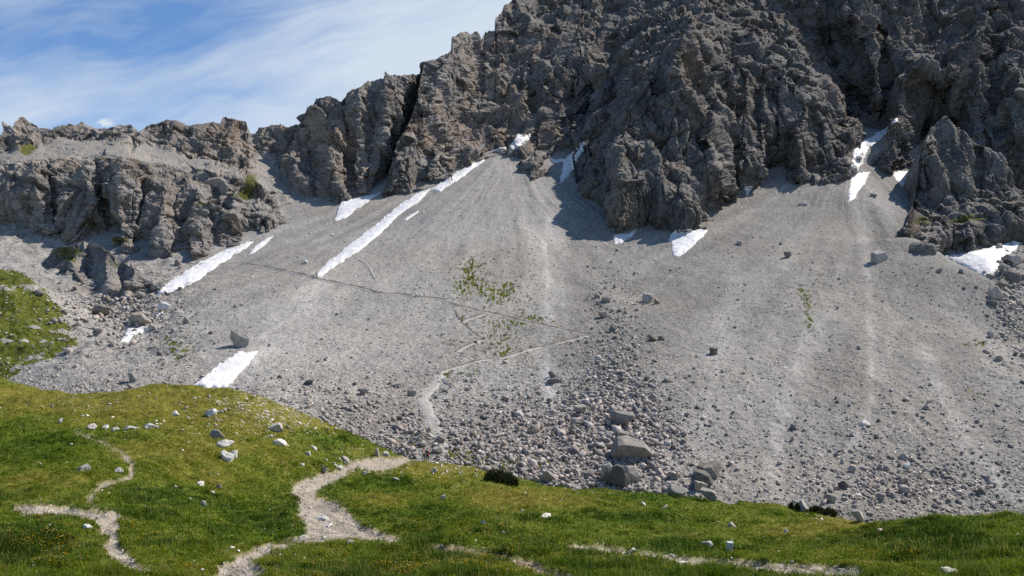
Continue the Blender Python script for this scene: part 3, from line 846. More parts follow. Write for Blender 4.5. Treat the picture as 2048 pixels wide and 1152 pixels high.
LINES_M = [([(1373,58),(1358,146),(1380,190),(1420,245),(1428,329),(1446,372)],46,30,12),([(1300,150),(1255,230),(1240,320),(1235,440)],30,34,8),([(1330,90),(1310,200),(1320,330)],16,16,-6),([(1215,160),(1180,260),(1175,340)],30,20,5),
           ([(1585,157),(1621,204),(1600,290),(1605,350)],40,24,8),([(1560,160),(1555,250),(1555,350)],13,13,-7),([(1610,139),(1650,175),(1680,219),(1716,248),(1694,292),(1690,340)],40,22,10),([(1500,140),(1490,220),(1500,330)],26,26,7),([(1450,160),(1462,240),(1470,370)],14,16,-8),([(1530,170),(1525,350)],13,13,5),
           ([(1640,250),(1640,350)],10,10,-5),
           ([(1658,-60),(1660,40),(1668,128),(1713,204),(1738,230)],20,20,-14),([(1713,29),(1745,100),(1757,215)],34,26,12),([(1765,60),(1775,150),(1770,225)],16,14,-10),([(1820,-40),(1815,60),(1830,120)],40,40,8),
           ([(1851,124),(1811,146),(1800,200),(1793,248),(1785,330)],26,34,10),([(1905,170),(1875,240),(1848,272),(1840,300)],22,22,-12),([(1976,33),(1928,110),(1908,165),(1900,230)],60,26,14),([(2030,60),(2040,160),(2030,260)],40,40,8),([(2000,90),(1990,180),(2000,260)],14,14,-7),([(1960,130),(1955,230),(1960,290)],18,18,5),
           ([(905,80),(880,180),(845,260),(800,330),(778,380)],34,60,9),([(1030,90),(1055,170),(1010,240),(960,310)],30,30,6),([(960,100),(955,170),(930,240)],16,16,-6),([(1060,130),(1065,220)],14,14,-6),([(905,240),(880,300),(860,350)],18,20,6),([(1085,165),(1120,210),(1100,300)],34,30,6),([(1160,60),(1150,140)],50,40,8),([(1060,20),(1100,80)],40,40,8),([(1150,230),(1165,300)],14,14,-6),
           ([(1090,310),(1060,335),(1062,360)],26,26,4),([(1385,405),(1380,450)],34,26,4),([(1385,60),(1430,60),(1500,100),(1570,120)],18,30,6)]
TAL_M = [[(1030,75),(1070,68),(1095,82),(1060,95)],[(1720,300),(1740,280),(1790,240),(1775,300),(1740,330),(1700,350)]]
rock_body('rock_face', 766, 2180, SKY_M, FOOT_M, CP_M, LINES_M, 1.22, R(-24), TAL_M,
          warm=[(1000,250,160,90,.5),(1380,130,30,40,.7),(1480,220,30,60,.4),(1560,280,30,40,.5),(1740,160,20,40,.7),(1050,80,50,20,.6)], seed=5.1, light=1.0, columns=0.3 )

SKY_G = [(1790,462),(1805,446),(1818,434),(1826,405),(1833,360),(1842,300),(1855,275),(1866,254),(1880,240),(1889,232),(1906,240),(1932,260),(1958,283),(1981,302),(2003,312),(2025,343),(2034,372),(2060,385),(2200,375)]
FOOT_G = [(1790,470),(1830,482),(1885,508),(1950,502),(2000,493),(2048,483),(2200,470)]
CP_G = [(1800,450,283),(1850,440,286),(1900,436,286),(1960,430,288),(2048,425,290),(2190,420,294),(1850,400,303),(1900,395,308),(1960,392,310),(2040,390,314),(2190,385,318),
        (1845,300,318),(1850,360,310),(1889,233,330),(1900,300,320),(1900,370,311),(1960,290,326),(1960,380,312),(2020,345,320),(2030,375,318),(2190,375,324)]
LINES_G = [([(1870,290),(1875,370)],60,30,3),([(1930,290),(1935,375)],40,50,4),([(1985,305),(1990,380)],26,26,5),([(1960,300),(1955,385)],12,12,-4),([(1870,440),(1870,500)],14,14,3),([(1940,435),(1940,500)],20,20,3),([(1905,440),(1905,505)],8,8,-3)]
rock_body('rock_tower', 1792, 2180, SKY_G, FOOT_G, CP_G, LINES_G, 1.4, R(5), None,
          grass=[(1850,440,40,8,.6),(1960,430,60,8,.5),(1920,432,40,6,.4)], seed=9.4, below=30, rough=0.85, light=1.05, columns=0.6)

SKY_O = [(60,540),(85,528),(100,508),(115,494),(140,488),(168,480),(190,490),(215,500),(240,524),(262,535),(280,550),(300,562),(330,580),(350,595)]
FOOT_O = [(60,545),(100,540),(130,556),(165,566),(200,578),(240,590),(290,588),(350,590)]
CP_O = [(85,525,276),(110,495,277),(140,482,275),(200,478,266),(260,505,256),(310,545,246),(160,530,264),(220,540,253),(280,560,247),(110,520,274)]
LINES_O = [([(140,485),(150,550)],22,22,4),([(205,480),(215,570)],26,26,4),([(175,480),(180,560)],12,12,-4),([(265,510),(270,580)],20,24,3.5),([(240,510),(245,585)],9,9,-3)]
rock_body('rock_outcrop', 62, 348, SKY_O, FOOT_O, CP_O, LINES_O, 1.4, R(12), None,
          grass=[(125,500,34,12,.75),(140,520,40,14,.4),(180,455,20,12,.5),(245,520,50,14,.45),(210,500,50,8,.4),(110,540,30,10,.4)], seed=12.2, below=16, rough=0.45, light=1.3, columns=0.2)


# ------------------------------------------------------------------ sight-line placing on what has been built
bpy.context.view_layer.update()
DG = bpy.context.evaluated_depsgraph_get()


def hit(u, v):
    a, b = ray(u, v)
    ok, loc, nor, idx, ob, _ = SC.ray_cast(DG, (0, 0, 0), Vector((float(a), 1.0, float(b))).normalized())
    return (loc, nor, ob.name) if ok else (None, None, None)


def hits(us, vs):
    L = np.full((len(us), 3), np.nan, np.float32); N = np.zeros((len(us), 3), np.float32); nm = []
    for i in range(len(us)):
        l, n, o = hit(us[i], vs[i])
        if l is not None:
            L[i] = l; N[i] = n
        nm.append(o or '')
    return L, N, np.array(nm)


# ------------------------------------------------------------------ snow
def mat_snow():
    m, t, b = new_mat("old_snow", 0.6, 0.25)
    pos = t.n('ShaderNodeNewGeometry').outputs['Position']
    n1 = t.noise(pos, 0.35, 5, 0.65); n2 = t.noise(pos, 1.6, 4, 0.7)
    c = t.ramp(n1, [(0.25, (0.56, 0.54, 0.515)), (0.5, (0.70, 0.692, 0.68)), (0.7, (0.76, 0.758, 0.755))])
    c = t.mix(t.mr(t.math('ADD', n2, t.math('MULTIPLY', t.attr('edge'), 0.25)), 0.62, 0.85, 0, 0.7), c, C4(0.46, 0.43, 0.39))
    t.put(b.inputs['Base Color'], c)
    h = t.math('ADD', t.math('MULTIPLY', t.noise(t.vmath('MULTIPLY', pos, (1, 1, 2.2)), 0.4, 3, 0.5), 1.4), t.math('MULTIPLY', n2, 0.3))
    bump(t, b, h, 0.45, 0.5)
    return m


M_SNOW = mat_snow()
SNOW = [
 ("long snow strip slanting down from the foot of the left crag", [(313,588),(345,560),(400,525),(450,500),(500,484),(509,482),(490,500),(470,512),(440,530),(400,560),(360,580),(330,589)]),
 ("narrow snow sliver lying just right of the long strip under the left crag", [(497,511),(510,492),(530,478),(546,472),(530,490),(510,504)]),
 ("snow wedge at the foot of the middle crags, above the hikers' trail", [(670,443),(674,425),(682,404),(720,395),(762,385),(740,400),(715,418),(690,438)]),
 ("longest snow ribbon, running diagonally from the gully down to the trail", [(625,556),(660,520),(700,490),(750,450),(800,410),(830,388),(870,374),(920,342),(965,318),(971,321),(930,352),(882,385),(862,379),(842,402),(800,430),(760,470),(720,503),(700,515),(670,535),(650,548),(640,558)]),
 ("small snow patch at the very tip of the grey scree cone", [(1018,306),(1022,290),(1035,268),(1048,272),(1064,267),(1055,282),(1037,294)]),
 ("thin snow streak left of the scree cone's tip under the rock", [(983,301),(1000,296),(1014,294),(1010,299),(995,303)]),
 ("curved snow tongue in the shadowed notch left of the dark buttress", [(1120,369),(1124,345),(1126,325),(1106,326),(1101,318),(1130,318),(1150,300),(1165,284),(1176,279),(1172,292),(1155,320),(1148,335),(1132,355)]),
 ("shaded blue snow scrap below the dark buttress", [(1226,471),(1240,468),(1256,468),(1273,459),(1265,472),(1242,486),(1229,489)]),
 ("triangular snow patch under the pale crag knob", [(1340,470),(1352,462),(1370,458),(1390,460),(1416,461),(1390,490),(1362,513),(1347,515)]),
 ("tiny snow fleck in shadow right of the pale crag knob", [(1489,374),(1505,372),(1500,380),(1494,393)]),
 ("snow tongue climbing up the dark gully on the right", [(1700,336),(1708,300),(1730,281),(1770,256),(1795,236),(1792,250),(1765,276),(1735,300),(1722,330),(1712,345)]),
 ("snow strip just below the mouth of the right gully", [(1695,406),(1699,370),(1705,350),(1720,346),(1739,345),(1726,370),(1711,396)]),
 ("hook-shaped snow patch left of the rock tower", [(1779,333),(1790,345),(1812,342),(1828,332),(1838,308),(1840,325),(1838,345),(1820,366),(1806,374),(1790,360)]),
 ("big white snowfield tucked behind the right edge of the scree", [(1880,512),(1920,508),(1960,500),(2000,490),(2030,483),(2040,486),(2033,498),(2010,522),(1997,538),(1985,552),(1978,562),(1960,562),(1930,546),(1905,530)]),
 ("small snow patch among the rubble on the far left", [(240,688),(248,675),(255,662),(252,658),(270,656),(303,654),(285,664),(270,673),(250,686)]),
 ("white speck of snow wedged between rubble blocks on the far left", [(309,634),(318,627),(327,624),(322,631),(314,635)]),
 ("broad snow band just above the grassy hill crest", [(376,782),(400,762),(420,745),(445,725),(480,703),(492,706),(518,701),(508,715),(500,725),(485,742),(470,758),(452,778),(446,788),(400,790)]),
 ("hair-thin snow streak beside the longest snow ribbon", [(806,441),(820,430),(838,421),(836,426),(822,435),(812,441)]),
]


import warnings
warnings.simplefilter('ignore')
FRONTED = (13, 16)     # patches partly hidden by the scree edge or the turf crest


def build_snow():
    for k, (lab, poly) in enumerate(SNOW):
        P = np.asarray(poly, float)
        ext = (P.max(0) - P.min(0)).max()
        st = 1.0 if ext < 120 else 1.5
        uu = np.arange(P[:, 0].min() - 6, P[:, 0].max() + 6, st); vv = np.arange(P[:, 1].min() - 6, P[:, 1].max() + 6, st)
        U, W = np.meshgrid(uu, vv)
        u, v = U.ravel(), W.ravel()
        jq = stack(u / 14, v / 14, 0 * u + k * 3.1)
        amp = 4.2 if ext > 60 else 1.6
        sd = signed(u + amp * (fbm(jq, 3) * 1.3 + .5 * fbm(jq * 4, 2)), v + amp * (fbm(jq + 7, 3) + .5 * fbm(jq * 4 + 9, 2)), P)
        keep = sd > -2.2
        L = np.full((len(u), 3), np.nan)
        l, n, nmh = hits(u[keep], v[keep])
        y = np.full(len(u), np.nan); y[keep] = np.where((nmh == 'rock_tower') | (nmh == 'meadow'), np.nan, l[:, 1])
        # what stands in front of the snow (turf crest, scree edge) must not pull it forward: robust plane, then fill in
        g = np.where(~np.isnan(y))[0]
        if len(g) < 4:
            print('snow lost', lab); continue
        A = np.stack([u, v, 0 * u + 1], 1)
        sel = g
        for it in range(6):
            c = np.linalg.lstsq(A[sel], y[sel], rcond=None)[0]
            res = y[g] - A[g] @ c
            sel = g[(res > -3.5) & (res < 9)] if it > 2 else g[res > np.percentile(res, 22)] if k in FRONTED else g
        if k in FRONTED:
            y[g[res < -3.5]] = np.nan
        Y = y.reshape(U.shape)
        inn = keep.reshape(U.shape)
        for it in range(60):
            if not (np.isnan(Y) & inn).any():
                break
            pad = np.pad(Y, 1, constant_values=np.nan)
            sh = np.stack([pad[1 + a:1 + a + Y.shape[0], 1 + b:1 + b + Y.shape[1]] for a in (-1, 0, 1) for b in (-1, 0, 1)])
            with np.errstate(all='ignore'):
                mm = np.nanmean(sh, 0)
            Y = np.where(np.isnan(Y) & inn, mm, Y)
        # the snow lies smooth over the rough bed: average the distance, keep it on the near side
        for it in range(10 if ext > 60 else 4):
            pad = np.pad(Y, 1, constant_values=np.nan)
            sh = np.stack([pad[1 + a:1 + a + Y.shape[0], 1 + b:1 + b + Y.shape[1]] for a in (-1, 0, 1) for b in (-1, 0, 1)])
            with np.errstate(all='ignore'):
                med = np.nanmean(sh, 0) if it % 3 else np.nanmedian(sh, 0)
            Y = np.where(np.isnan(Y), np.nan, med)
        d = Y.ravel()
        sdm = np.maximum(sd, -2.2)
        lift = np.where(sd > 0, 0.16 + 0.42 * (1 - np.exp(-sd / 9.0)), 0.16 + sd * 0.30)
        X, Yw, Z = unproj(u, v, np.nan_to_num(d, nan=1))
        Pw = stack(X, Yw, Z)
        nrm = np.array([0, -0.42, 0.9])
        Pw = Pw + nrm * lift[:, None] + np.array([0, 0, 1]) * (0.22 * fbm(Pw / 2.2, 3) * (sd > 1))[:, None]
        Q = grid_quads(*U.shape)
        ok = (~np.isnan(d))[Q].all(1) & (sd[Q].mean(1) > -1.6)
        span = np.ptp(np.nan_to_num(d)[Q], axis=1)
        ok &= span < 7
        if ok.sum() < 4:
            print('snow lost', lab); continue
        V2, Q2, A2 = compact(Pw.astype(np.float32), Q[ok], {'edge': sstep(6, 0, sd)})
        o = link('snow_patch', mesh_np('snow_patch', V2, Q2, M_SNOW, A2), label=lab, category='snow patch', group='old snow patches on the mountainside')


build_snow()

# ------------------------------------------------------------------ stones
def ico(sub):
    bm = bmesh.new()
    bmesh.ops.create_icosphere(bm, subdivisions=sub, radius=1.0)
    V = np.array([v.co[:] for v in bm.verts]); Fc = np.array([[v.index for v in f.verts] for f in bm.faces])
    bm.free()
    return V, Fc


ICO = {k: ico(k) for k in (1, 2, 3, 4, 5)}


def rock_shape(sub, seed, flat=0.7, cuts=12, rough=0.05, planes=()):
    """angular stone: a sphere cut by random planes, weathered with noise; fits a unit box, base at z=0"""
    r = np.random.default_rng(seed)
    D, Fc = ICO[sub]
    n = r.normal(size=(cuts, 3)); n /= np.linalg.norm(n, axis=1)[:, None]
    d = r.uniform(0.42, 0.85, cuts)
    for (px_, py_, pz_, pd_) in planes:
        nn = np.array([px_, py_, pz_]); n = np.vstack([n, nn / np.linalg.norm(nn)]); d = np.append(d, pd_)
    dn = D @ n.T
    rad = np.where(dn > 0.05, d[None] / np.maximum(dn, 0.05), 9).min(1)
    rad = np.minimum(rad, 1.25)
    V = D * rad[:, None]
    if sub >= 3:
        q = (D * 1.0 + seed * 3.7).astype(np.float32)
        V = V * (1 + rough * 1.6 * fbm(V * 1.8 + seed, 3) - rough * 0.9 * np.maximum(ridged(V * 3.0 + seed * 2, 2) - 0.75, 0) * 2)[:, None]
        if sub >= 4:
            V = V * (1 + rough * 0.5 * fbm(V * 8 + seed, 3))[:, None]
    V = V - V.min(0)
    V = V / V.max(0) - np.array([0.5, 0.5, 0])
    return V, Fc


def rock_hull(n, seed):
    """sharp-edged block: hull of a few points, unit box, base at z=0"""
    r = np.random.default_rng(seed)
    bm = bmesh.new()
    P = r.normal(size=(n, 3)); P /= np.linalg.norm(P, axis=1)[:, None]
    P *= r.uniform(.8, 1.1, (n, 1))
    for p in P:
        bm.verts.new(p)
    g = bmesh.ops.convex_hull(bm, input=bm.verts[:])
    bmesh.ops.delete(bm, geom=[v for v in bm.verts if not v.link_faces], context='VERTS')
    bmesh.ops.triangulate(bm, faces=bm.faces[:])
    bmesh.ops.recalc_face_normals(bm, faces=bm.faces[:])
    bm.verts.index_update()
    V = np.array([v.co[:] for v in bm.verts]); Fc = np.array([[v.index for v in f.verts] for f in bm.faces])
    bm.free()
    V = V - V.min(0)
    return V / V.max(0) - np.array([0.5, 0.5, 0]), Fc


def mat_stone(name, base, lichen=0.3, attr=False):
    m, t, b = new_mat(name, 0.9, 0.15)
    pos = t.n('ShaderNodeNewGeometry').outputs['Position']
    nz = t.n('ShaderNodeSeparateXYZ', inp={0: t.n('ShaderNodeNewGeometry').outputs['Normal']}).outputs[2]
    n1 = t.noise(pos, 0.9, 5, 0.65); n2 = t.noise(pos, 5.0, 4, 0.7)
    lo = tuple(x * 0.62 for x in base); hi = tuple(min(0.8, x * 1.3) for x in base)
    c = t.ramp(n1, [(0.28, lo), (0.5, base), (0.72, hi)])
    c = t.mix(t.mr(n2, 0.5, 0.75, 0, 0.5), c, t.mix(1.0, c, C4(0.55, 0.54, 0.53), 'MULTIPLY'))
    rnd = t.attr('tone') if attr else t.n('ShaderNodeObjectInfo').outputs['Random']
    k = t.mr(rnd, 0, 1, 0.5, 1.75 if attr else 1.4)
    c = t.mix(1.0, c, t.n('ShaderNodeCombineXYZ', inp={0: k, 1: k, 2: k}).outputs[0], 'MULTIPLY')
    c = t.mix(t.mr(t.math('FRACT', t.math('MULTIPLY', rnd, 7.3)), 0.4, 1.0, 0, 0.6), c, t.mix(1.0, c, C4(1.12, 0.96, 0.84), 'MULTIPLY'))
    if lichen:
        f = t.math('MULTIPLY', t.mr(t.math('ADD', t.noise(pos, 2.2, 4, 0.7), t.math('MULTIPLY', nz, 0.15)), 0.6, 0.75), lichen)
        c = t.mix(f, c, C4(0.20, 0.19, 0.075))
    t.put(b.inputs['Base Color'], c)
    bump(t, b, t.math('ADD', n1, t.math('MULTIPLY', n2, 0.6)), 0.7, 0.12)
    return m


M_BOULDER = mat_stone("scree_boulder", (0.275, 0.255, 0.232), 0.25)
M_RUBBLE = mat_stone("rubble_stone", (0.30, 0.272, 0.25), 0.0, True)
M_RUBBLE_PALE = mat_stone("rubble_chips", (0.40, 0.378, 0.345), 0.0, True)
M_PALE = mat_stone("white_limestone", (0.50, 0.485, 0.46), 0.3)
M_PALES = mat_stone("white_limestone_bits", (0.44, 0.42, 0.39), 0.0, True)

_pm = {}


def proto(kind, i, sub, mat, **kw):
    key = (kind, i)
    if key not in _pm:
        V, Fc = rock_hull(13 + i % 7, 60 + i)
        _pm[key] = mesh_np(kind, V, Fc, mat, smooth=False)
    return _pm[key]


def put_stone(name, me, u, v, wpx, hpx, label, cat, group=None, sink=0.22, yaw=None, tilt=0.12, deep=0.85, spot=None, lock=False, lift=0.12):
    loc, nor, ob = spot or hit(u, v)
    if loc is None:
        return None
    s = loc.y / F
    wd, ht = wpx * s, hpx * s * 1.06
    o = link(name, me)
    o.scale = (wd, wd * deep, ht / (1 - sink))
    o.rotation_euler = (random.uniform(-tilt, tilt), random.uniform(-tilt, tilt), random.choice((0, math.pi)) + random.uniform(-.3, .3) if yaw is None else yaw)
    if lock:
        o.rotation_euler = (0, 0, 0)
    o.location = loc + Vector((0, wd * deep * 0.35, -sink * ht / (1 - sink) + lift * wd * deep))
    o['label'] = label; o['category'] = cat
    if group:
        o['group'] = group
    return o


# (u, v of the foot, width, height in picture points, label)
BIG = [
 (1266,925,82,40,"huge tan-topped boulder with a mossy crown and black shaded overhang"),
 (1234,978,56,40,"lumpy fractured pale boulder standing at the edge of the turf"),
 (1212,962,24,32,"tall upright grey boulder leaning left of the lumpy fractured one"),
 (1268,965,28,28,"smooth pale boulder right behind the lumpy fractured one"),
 (1346,959,22,13,"flat dark-fronted stone halfway between the two large boulder groups"),
 (1420,962,46,34,"brown slab boulder with a bright tilted ridge, rearmost of its trio"),
 (1408,978,38,32,"rounded grey dome boulder in front of the brown slab"),
 (1402,984,26,18,"small brown boulder at the foot of the rounded grey dome"),
 (1357,998,40,24,"pale half-buried boulder touching the turf, left of the rounded dome"),
 (1418,1002,34,20,"light pinkish boulder on the turf edge below the rounded dome"),
 (1097,966,32,20,"whitish block at the turf edge right of the dark dwarf pine"),
 (1245,855,52,26,"long tan slab half buried upslope of the huge tan-topped boulder"),
 (1296,606,20,18,"dark-faced block standing high in the boulder train"),
 (1314,608,14,10,"small pale block next to the dark-faced block high in the boulder train"),
 (1763,526,36,24,"grey faceted boulder alone high on the right scree fan"),
 (1576,516,16,12,"rounded grey boulder alone left of the right gully line"),
 (1480,490,12,8,"small dark boulder below the shadow of the right cliff"),
 (1733,855,22,12,"white flat boulder lying alone low on the right scree fan"),
 (1429,711,16,14,"dark squarish boulder alone between the two scree fans"),
 (1306,683,20,13,"dark boulder at the right margin of the boulder train"),
 (480,696,36,34,"pale rocky knob with a dark left face above the broad snow band"),
 (264,764,18,18,"pale egg-shaped boulder alone above the crest of the grassy hill"),
 (823,793,18,13,"dark tilted boulder left of the pale trail on the lower scree"),
 (794,776,24,11,"dark flat slab uphill left of the dark tilted boulder"),
 (727,790,16,12,"grey block west of the dark flat slab on the lower scree"),
 (881,886,24,15,"grey block with a dark foot beside the end of the pale trail"),
 (874,907,24,13,"pinkish flat block just behind the two walking hikers"),
 (1214,606,18,11,"pale rounded boulder near the top of the boulder train"),
 (1207,636,20,13,"dark boulder at the left margin of the boulder train"),
 (1226,664,16,16,"dark wedge-shaped boulder in the middle of the boulder train"),
 (1994,600,28,26,"pointed light grey boulder below the big snowfield"),
 (2006,578,28,18,"brownish flat-topped boulder above the pointed light grey one"),
 (2034,568,32,22,"large grey boulder at the frame edge below the big snowfield"),
 (2012,548,26,16,"grey boulder touching the lower end of the big snowfield"),
 (2030,530,34,20,"dark broken block right of the big snowfield"),
 (1688,980,24,15,"grey boulder with a lit top above the low pine scrub"),
 (1767,1004,20,14,"white rounded boulder near the foot of the right fan"),
 (1664,1008,24,16,"split pale boulder just above the low pine scrub"),
 (1811,969,18,13,"brown wedge boulder beneath a tuft of grass on the right fan"),
 (1811,989,22,16,"dark-bottomed boulder near the foot of the right fan"),
 (1808,920,18,12,"pair-like white stone with a sharp edge on the lower right fan"),
 (1815,938,13,11,"reddish small boulder below the sharp white stone on the right fan"),
 (1706,946,20,13,"grey tilted boulder midway on the lower right fan"),
 (1606,1024,26,20,"dark blotched boulder standing between two clumps of pine scrub"),
 (1718,1044,26,18,"speckled grey boulder at the saddle where turf meets scree"),
 (1852,820,13,8,"small white flat stone high on the lower right fan"),
 (226,590,34,20,"dark shaded block at the top of the left rubble field"),
 (252,584,26,20,"black-faced boulder next to the dark block atop the left rubble field"),
 (198,632,36,20,"dark blocky boulder at the left margin of the left rubble field"),
 (276,650,44,22,"wide dark boulder just above the small snow patch on the left"),
 (325,622,26,16,"brown boulder beside the white speck of snow on the left"),
 (193,674,16,16,"dark lone boulder below the left rubble field"),
 (1108,768,28,9,"low dark stone at the end of the pale debris streak"),
 (1105,756,14,12,"small dark block sitting on the low dark stone of the debris streak"),
 (1172,392,20,12,"brown block in shadow at the left foot of the dark buttress"),
 (1245,880,26,16,"tan block wedged above the huge tan-topped boulder's left end"),
 (1200,905,26,16,"grey angular boulder left of the huge tan-topped boulder"),
 (1160,830,26,16,"dark angular boulder deep in the lower boulder field"),
 (833,595,6,8,"left of two chalk-white stones beside the hillside trail"),
 (840,594,5,6,"right of two chalk-white stones beside the hillside trail"),
 (610,528,9,8,"cream stone alone above the trail near the distant walker"),
 (1748,395,14,8,"grey stone on the fan just right of the snow strip"),
 (1606,412,18,7,"long flat slab lying at the shadow edge under the right cliff"),
 (1720,700,11,9,"small white stone in the middle of the right fan"),
 (1880,545,12,8,"pale stone on the crest of the right scree fan"),
]


def build_boulders():
    for i, (u, v, wp, hp, lab) in enumerate(BIG):
        sub = 5 if wp > 32 else 4
        pl = [(.15, -.42, .9, .5), (-.25, -.9, -.42, .5), (.7, -.2, .3, .75)] if i == 0 else [(0, -.3, .95, .6), (-.3, -.9, -.2, .6)] if i % 3 == 0 else []
        V, Fc = rock_shape(sub, 400 + i, cuts=14 if i else 8, rough=0.07 if wp > 32 else 0.05, planes=pl)
        white = 'white' in lab or 'chalk' in lab or 'cream' in lab
        me = mesh_np('boulder', V, Fc, M_PALE if white else M_BOULDER, smooth=False)
        put_stone('boulder', me, u, v, wp * 1.05, hp, lab, 'boulder', 'boulders on the scree', sink=0.2, deep=0.7, lock=bool(pl))
    zones = [  # centre u, v, spread u, v, count, width range, label
        (1225,650,45,85,30,(6,12),"mid-sized grey boulder in the narrow upper boulder train"),
        (1230,800,80,55,34,(6,14),"mid-sized grey boulder in the dense middle of the boulder train"),
        (1180,900,120,40,30,(6,15),"mid-sized grey boulder in the wide foot of the boulder train"),
        (930,885,60,25,16,(8,16),"mid-sized pale boulder right of the trail's lower end"),
        (250,610,70,50,40,(8,22),"mid-sized brown-grey block in the left rubble field"),
        (2020,600,35,55,26,(9,20),"mid-sized grey block in the rubble below the big snowfield"),
        (1790,965,130,45,22,(7,14),"mid-sized pale stone at the foot of the right fan"),
    ]
    r = np.random.default_rng(5)
    for zu, zv, su, sv, cnt, (a, b), lab in zones:
        k = tries = 0
        while k < cnt and tries < 600:
            tries += 1
            u, v = zu + r.normal() * su, zv + r.normal() * sv
            sp = hit(u, v)
            if sp[2] != 'scree' or not (0 < u < 2048):
                continue
            wp = a + (b - a) * r.random() ** 2.2
            put_stone('boulder', proto('boulder', int(r.integers(0, 24)), 3, M_BOULDER, cuts=9), u, v, wp, wp * r.uniform(.55, .9), lab, 'boulder', lab.replace('mid-sized', 'boulders:'), spot=sp, tilt=0.4)
            k += 1


build_boulders()

MSTONES = [
 (428,876,40,17,"large grey boulder with a dark left side, uppermost of three on the green hill"),
 (440,894,40,14,"low pale boulder, middle one of the three on the green hill"),
 (452,923,28,22,"steep boulder with a black left face, lowest of the three on the green hill"),
 (464,916,16,16,"small smooth stone tucked right of the steep black-faced boulder"),
 (550,862,42,16,"bluish-grey slab lying right of the three hill boulders"),
 (557,892,38,14,"bright white slab below the bluish-grey one on the hill"),
 (160,942,30,13,"white squared boulder alone on the dark green slope at left"),
 (235,945,20,9,"small white stone beside the faint narrow path at left"),
 (177,858,26,11,"grey rounded stone at the left end of the hillside row"),
 (208,858,15,8,"small rounded stone, second in the hillside row"),
 (228,862,18,7,"low stone, third in the hillside row"),
 (258,858,30,6,"long flat stone at the right end of the hillside row"),
 (119,846,9,9,"tiny upright white stone above the left slope"),
 (350,831,20,9,"round grey stone high on the stony hilltop"),
 (295,855,38,8,"broken pale ledge stone under a dark turf lip"),
 (422,832,24,14,"cracked white stone on the stony hilltop"),
 (397,969,17,7,"cream stone lying in grass below the three hill boulders"),
 (436,977,12,9,"white pointed stone lying in grass below the three hill boulders"),
 (406,1012,16,11,"flat white stone above the lush green hollow"),
 (690,926,26,13,"whitish block at the upper edge of the wide path"),
 (676,938,18,7,"flat stone left of the whitish block by the wide path"),
 (648,946,12,12,"upright stone on the bank left of the wide path"),
 (753,912,11,16,"upright leaning slab beside the top end of the wide path"),
 (768,912,20,9,"rough stone right of the upright leaning slab"),
 (617,911,13,8,"white stone on the hill above the wide path"),
 (629,900,10,8,"grey stone beside the white one above the wide path"),
 (728,951,8,9,"small white stone just below the wide path's upper bend"),
 (792,962,14,8,"white stone in grass below the hikers"),
 (868,946,18,9,"broken white stone in dry grass under the hikers"),
 (886,999,13,10,"white stone on the green slope below the hikers"),
 (1091,1036,28,9,"pale flat-topped rock with a dark left end in the middle meadow"),
 (1285,1011,15,7,"whitish stone near the turf edge in the middle meadow"),
 (1330,1017,15,6,"white stone right of the whitish one near the turf edge"),
 (1418,1092,28,7,"grey mottled rock left of the metal box"),
 (1573,1065,9,6,"small white stone in the right-hand meadow dip"),
 (1465,1053,18,8,"pale streaked stone in the grass uphill of the metal box"),
 (1343,1115,18,6,"beige stone at the edge of the gravel path"),
 (1372,1128,26,4,"flat bright rock patch where the gravel path widens"),
 (1262,1102,24,4,"bright flat stone at the left end of the gravel path"),
 (645,1041,30,8,"layered low rock sticking out of the wide path"),
 (655,1055,24,7,"flat pale stone on the wide path next to a grass tuft"),
 (1905,1151,44,13,"white jagged rock at the bottom edge right"),
 (1585,1127,9,6,"small pale stone above the gravel path"),
 (604,1080,20,8,"rough white stone where the wide path meets its lower branch"),
 (172,1058,20,9,"pale rock patch left of the left path"),
 (1008,1067,9,6,"small white stone in the central meadow"),
 (965,1048,10,8,"slim pale stone on the central slope"),
 (700,1087,22,6,"small white ledge stone under the wide path"),
]


def build_meadow_stones():
    for i, (u, v, wp, hp, lab) in enumerate(MSTONES):
        V, Fc = rock_shape(4, 700 + i, cuts=10, rough=0.13)
        me = mesh_np('stone', V, Fc, M_PALE, smooth=False)
        put_stone('stone', me, u, v, wp * 0.95, hp * 0.95, lab, 'stone', 'pale stones in the meadow', sink=0.45, tilt=0.1, lift=0.0)


build_meadow_stones()


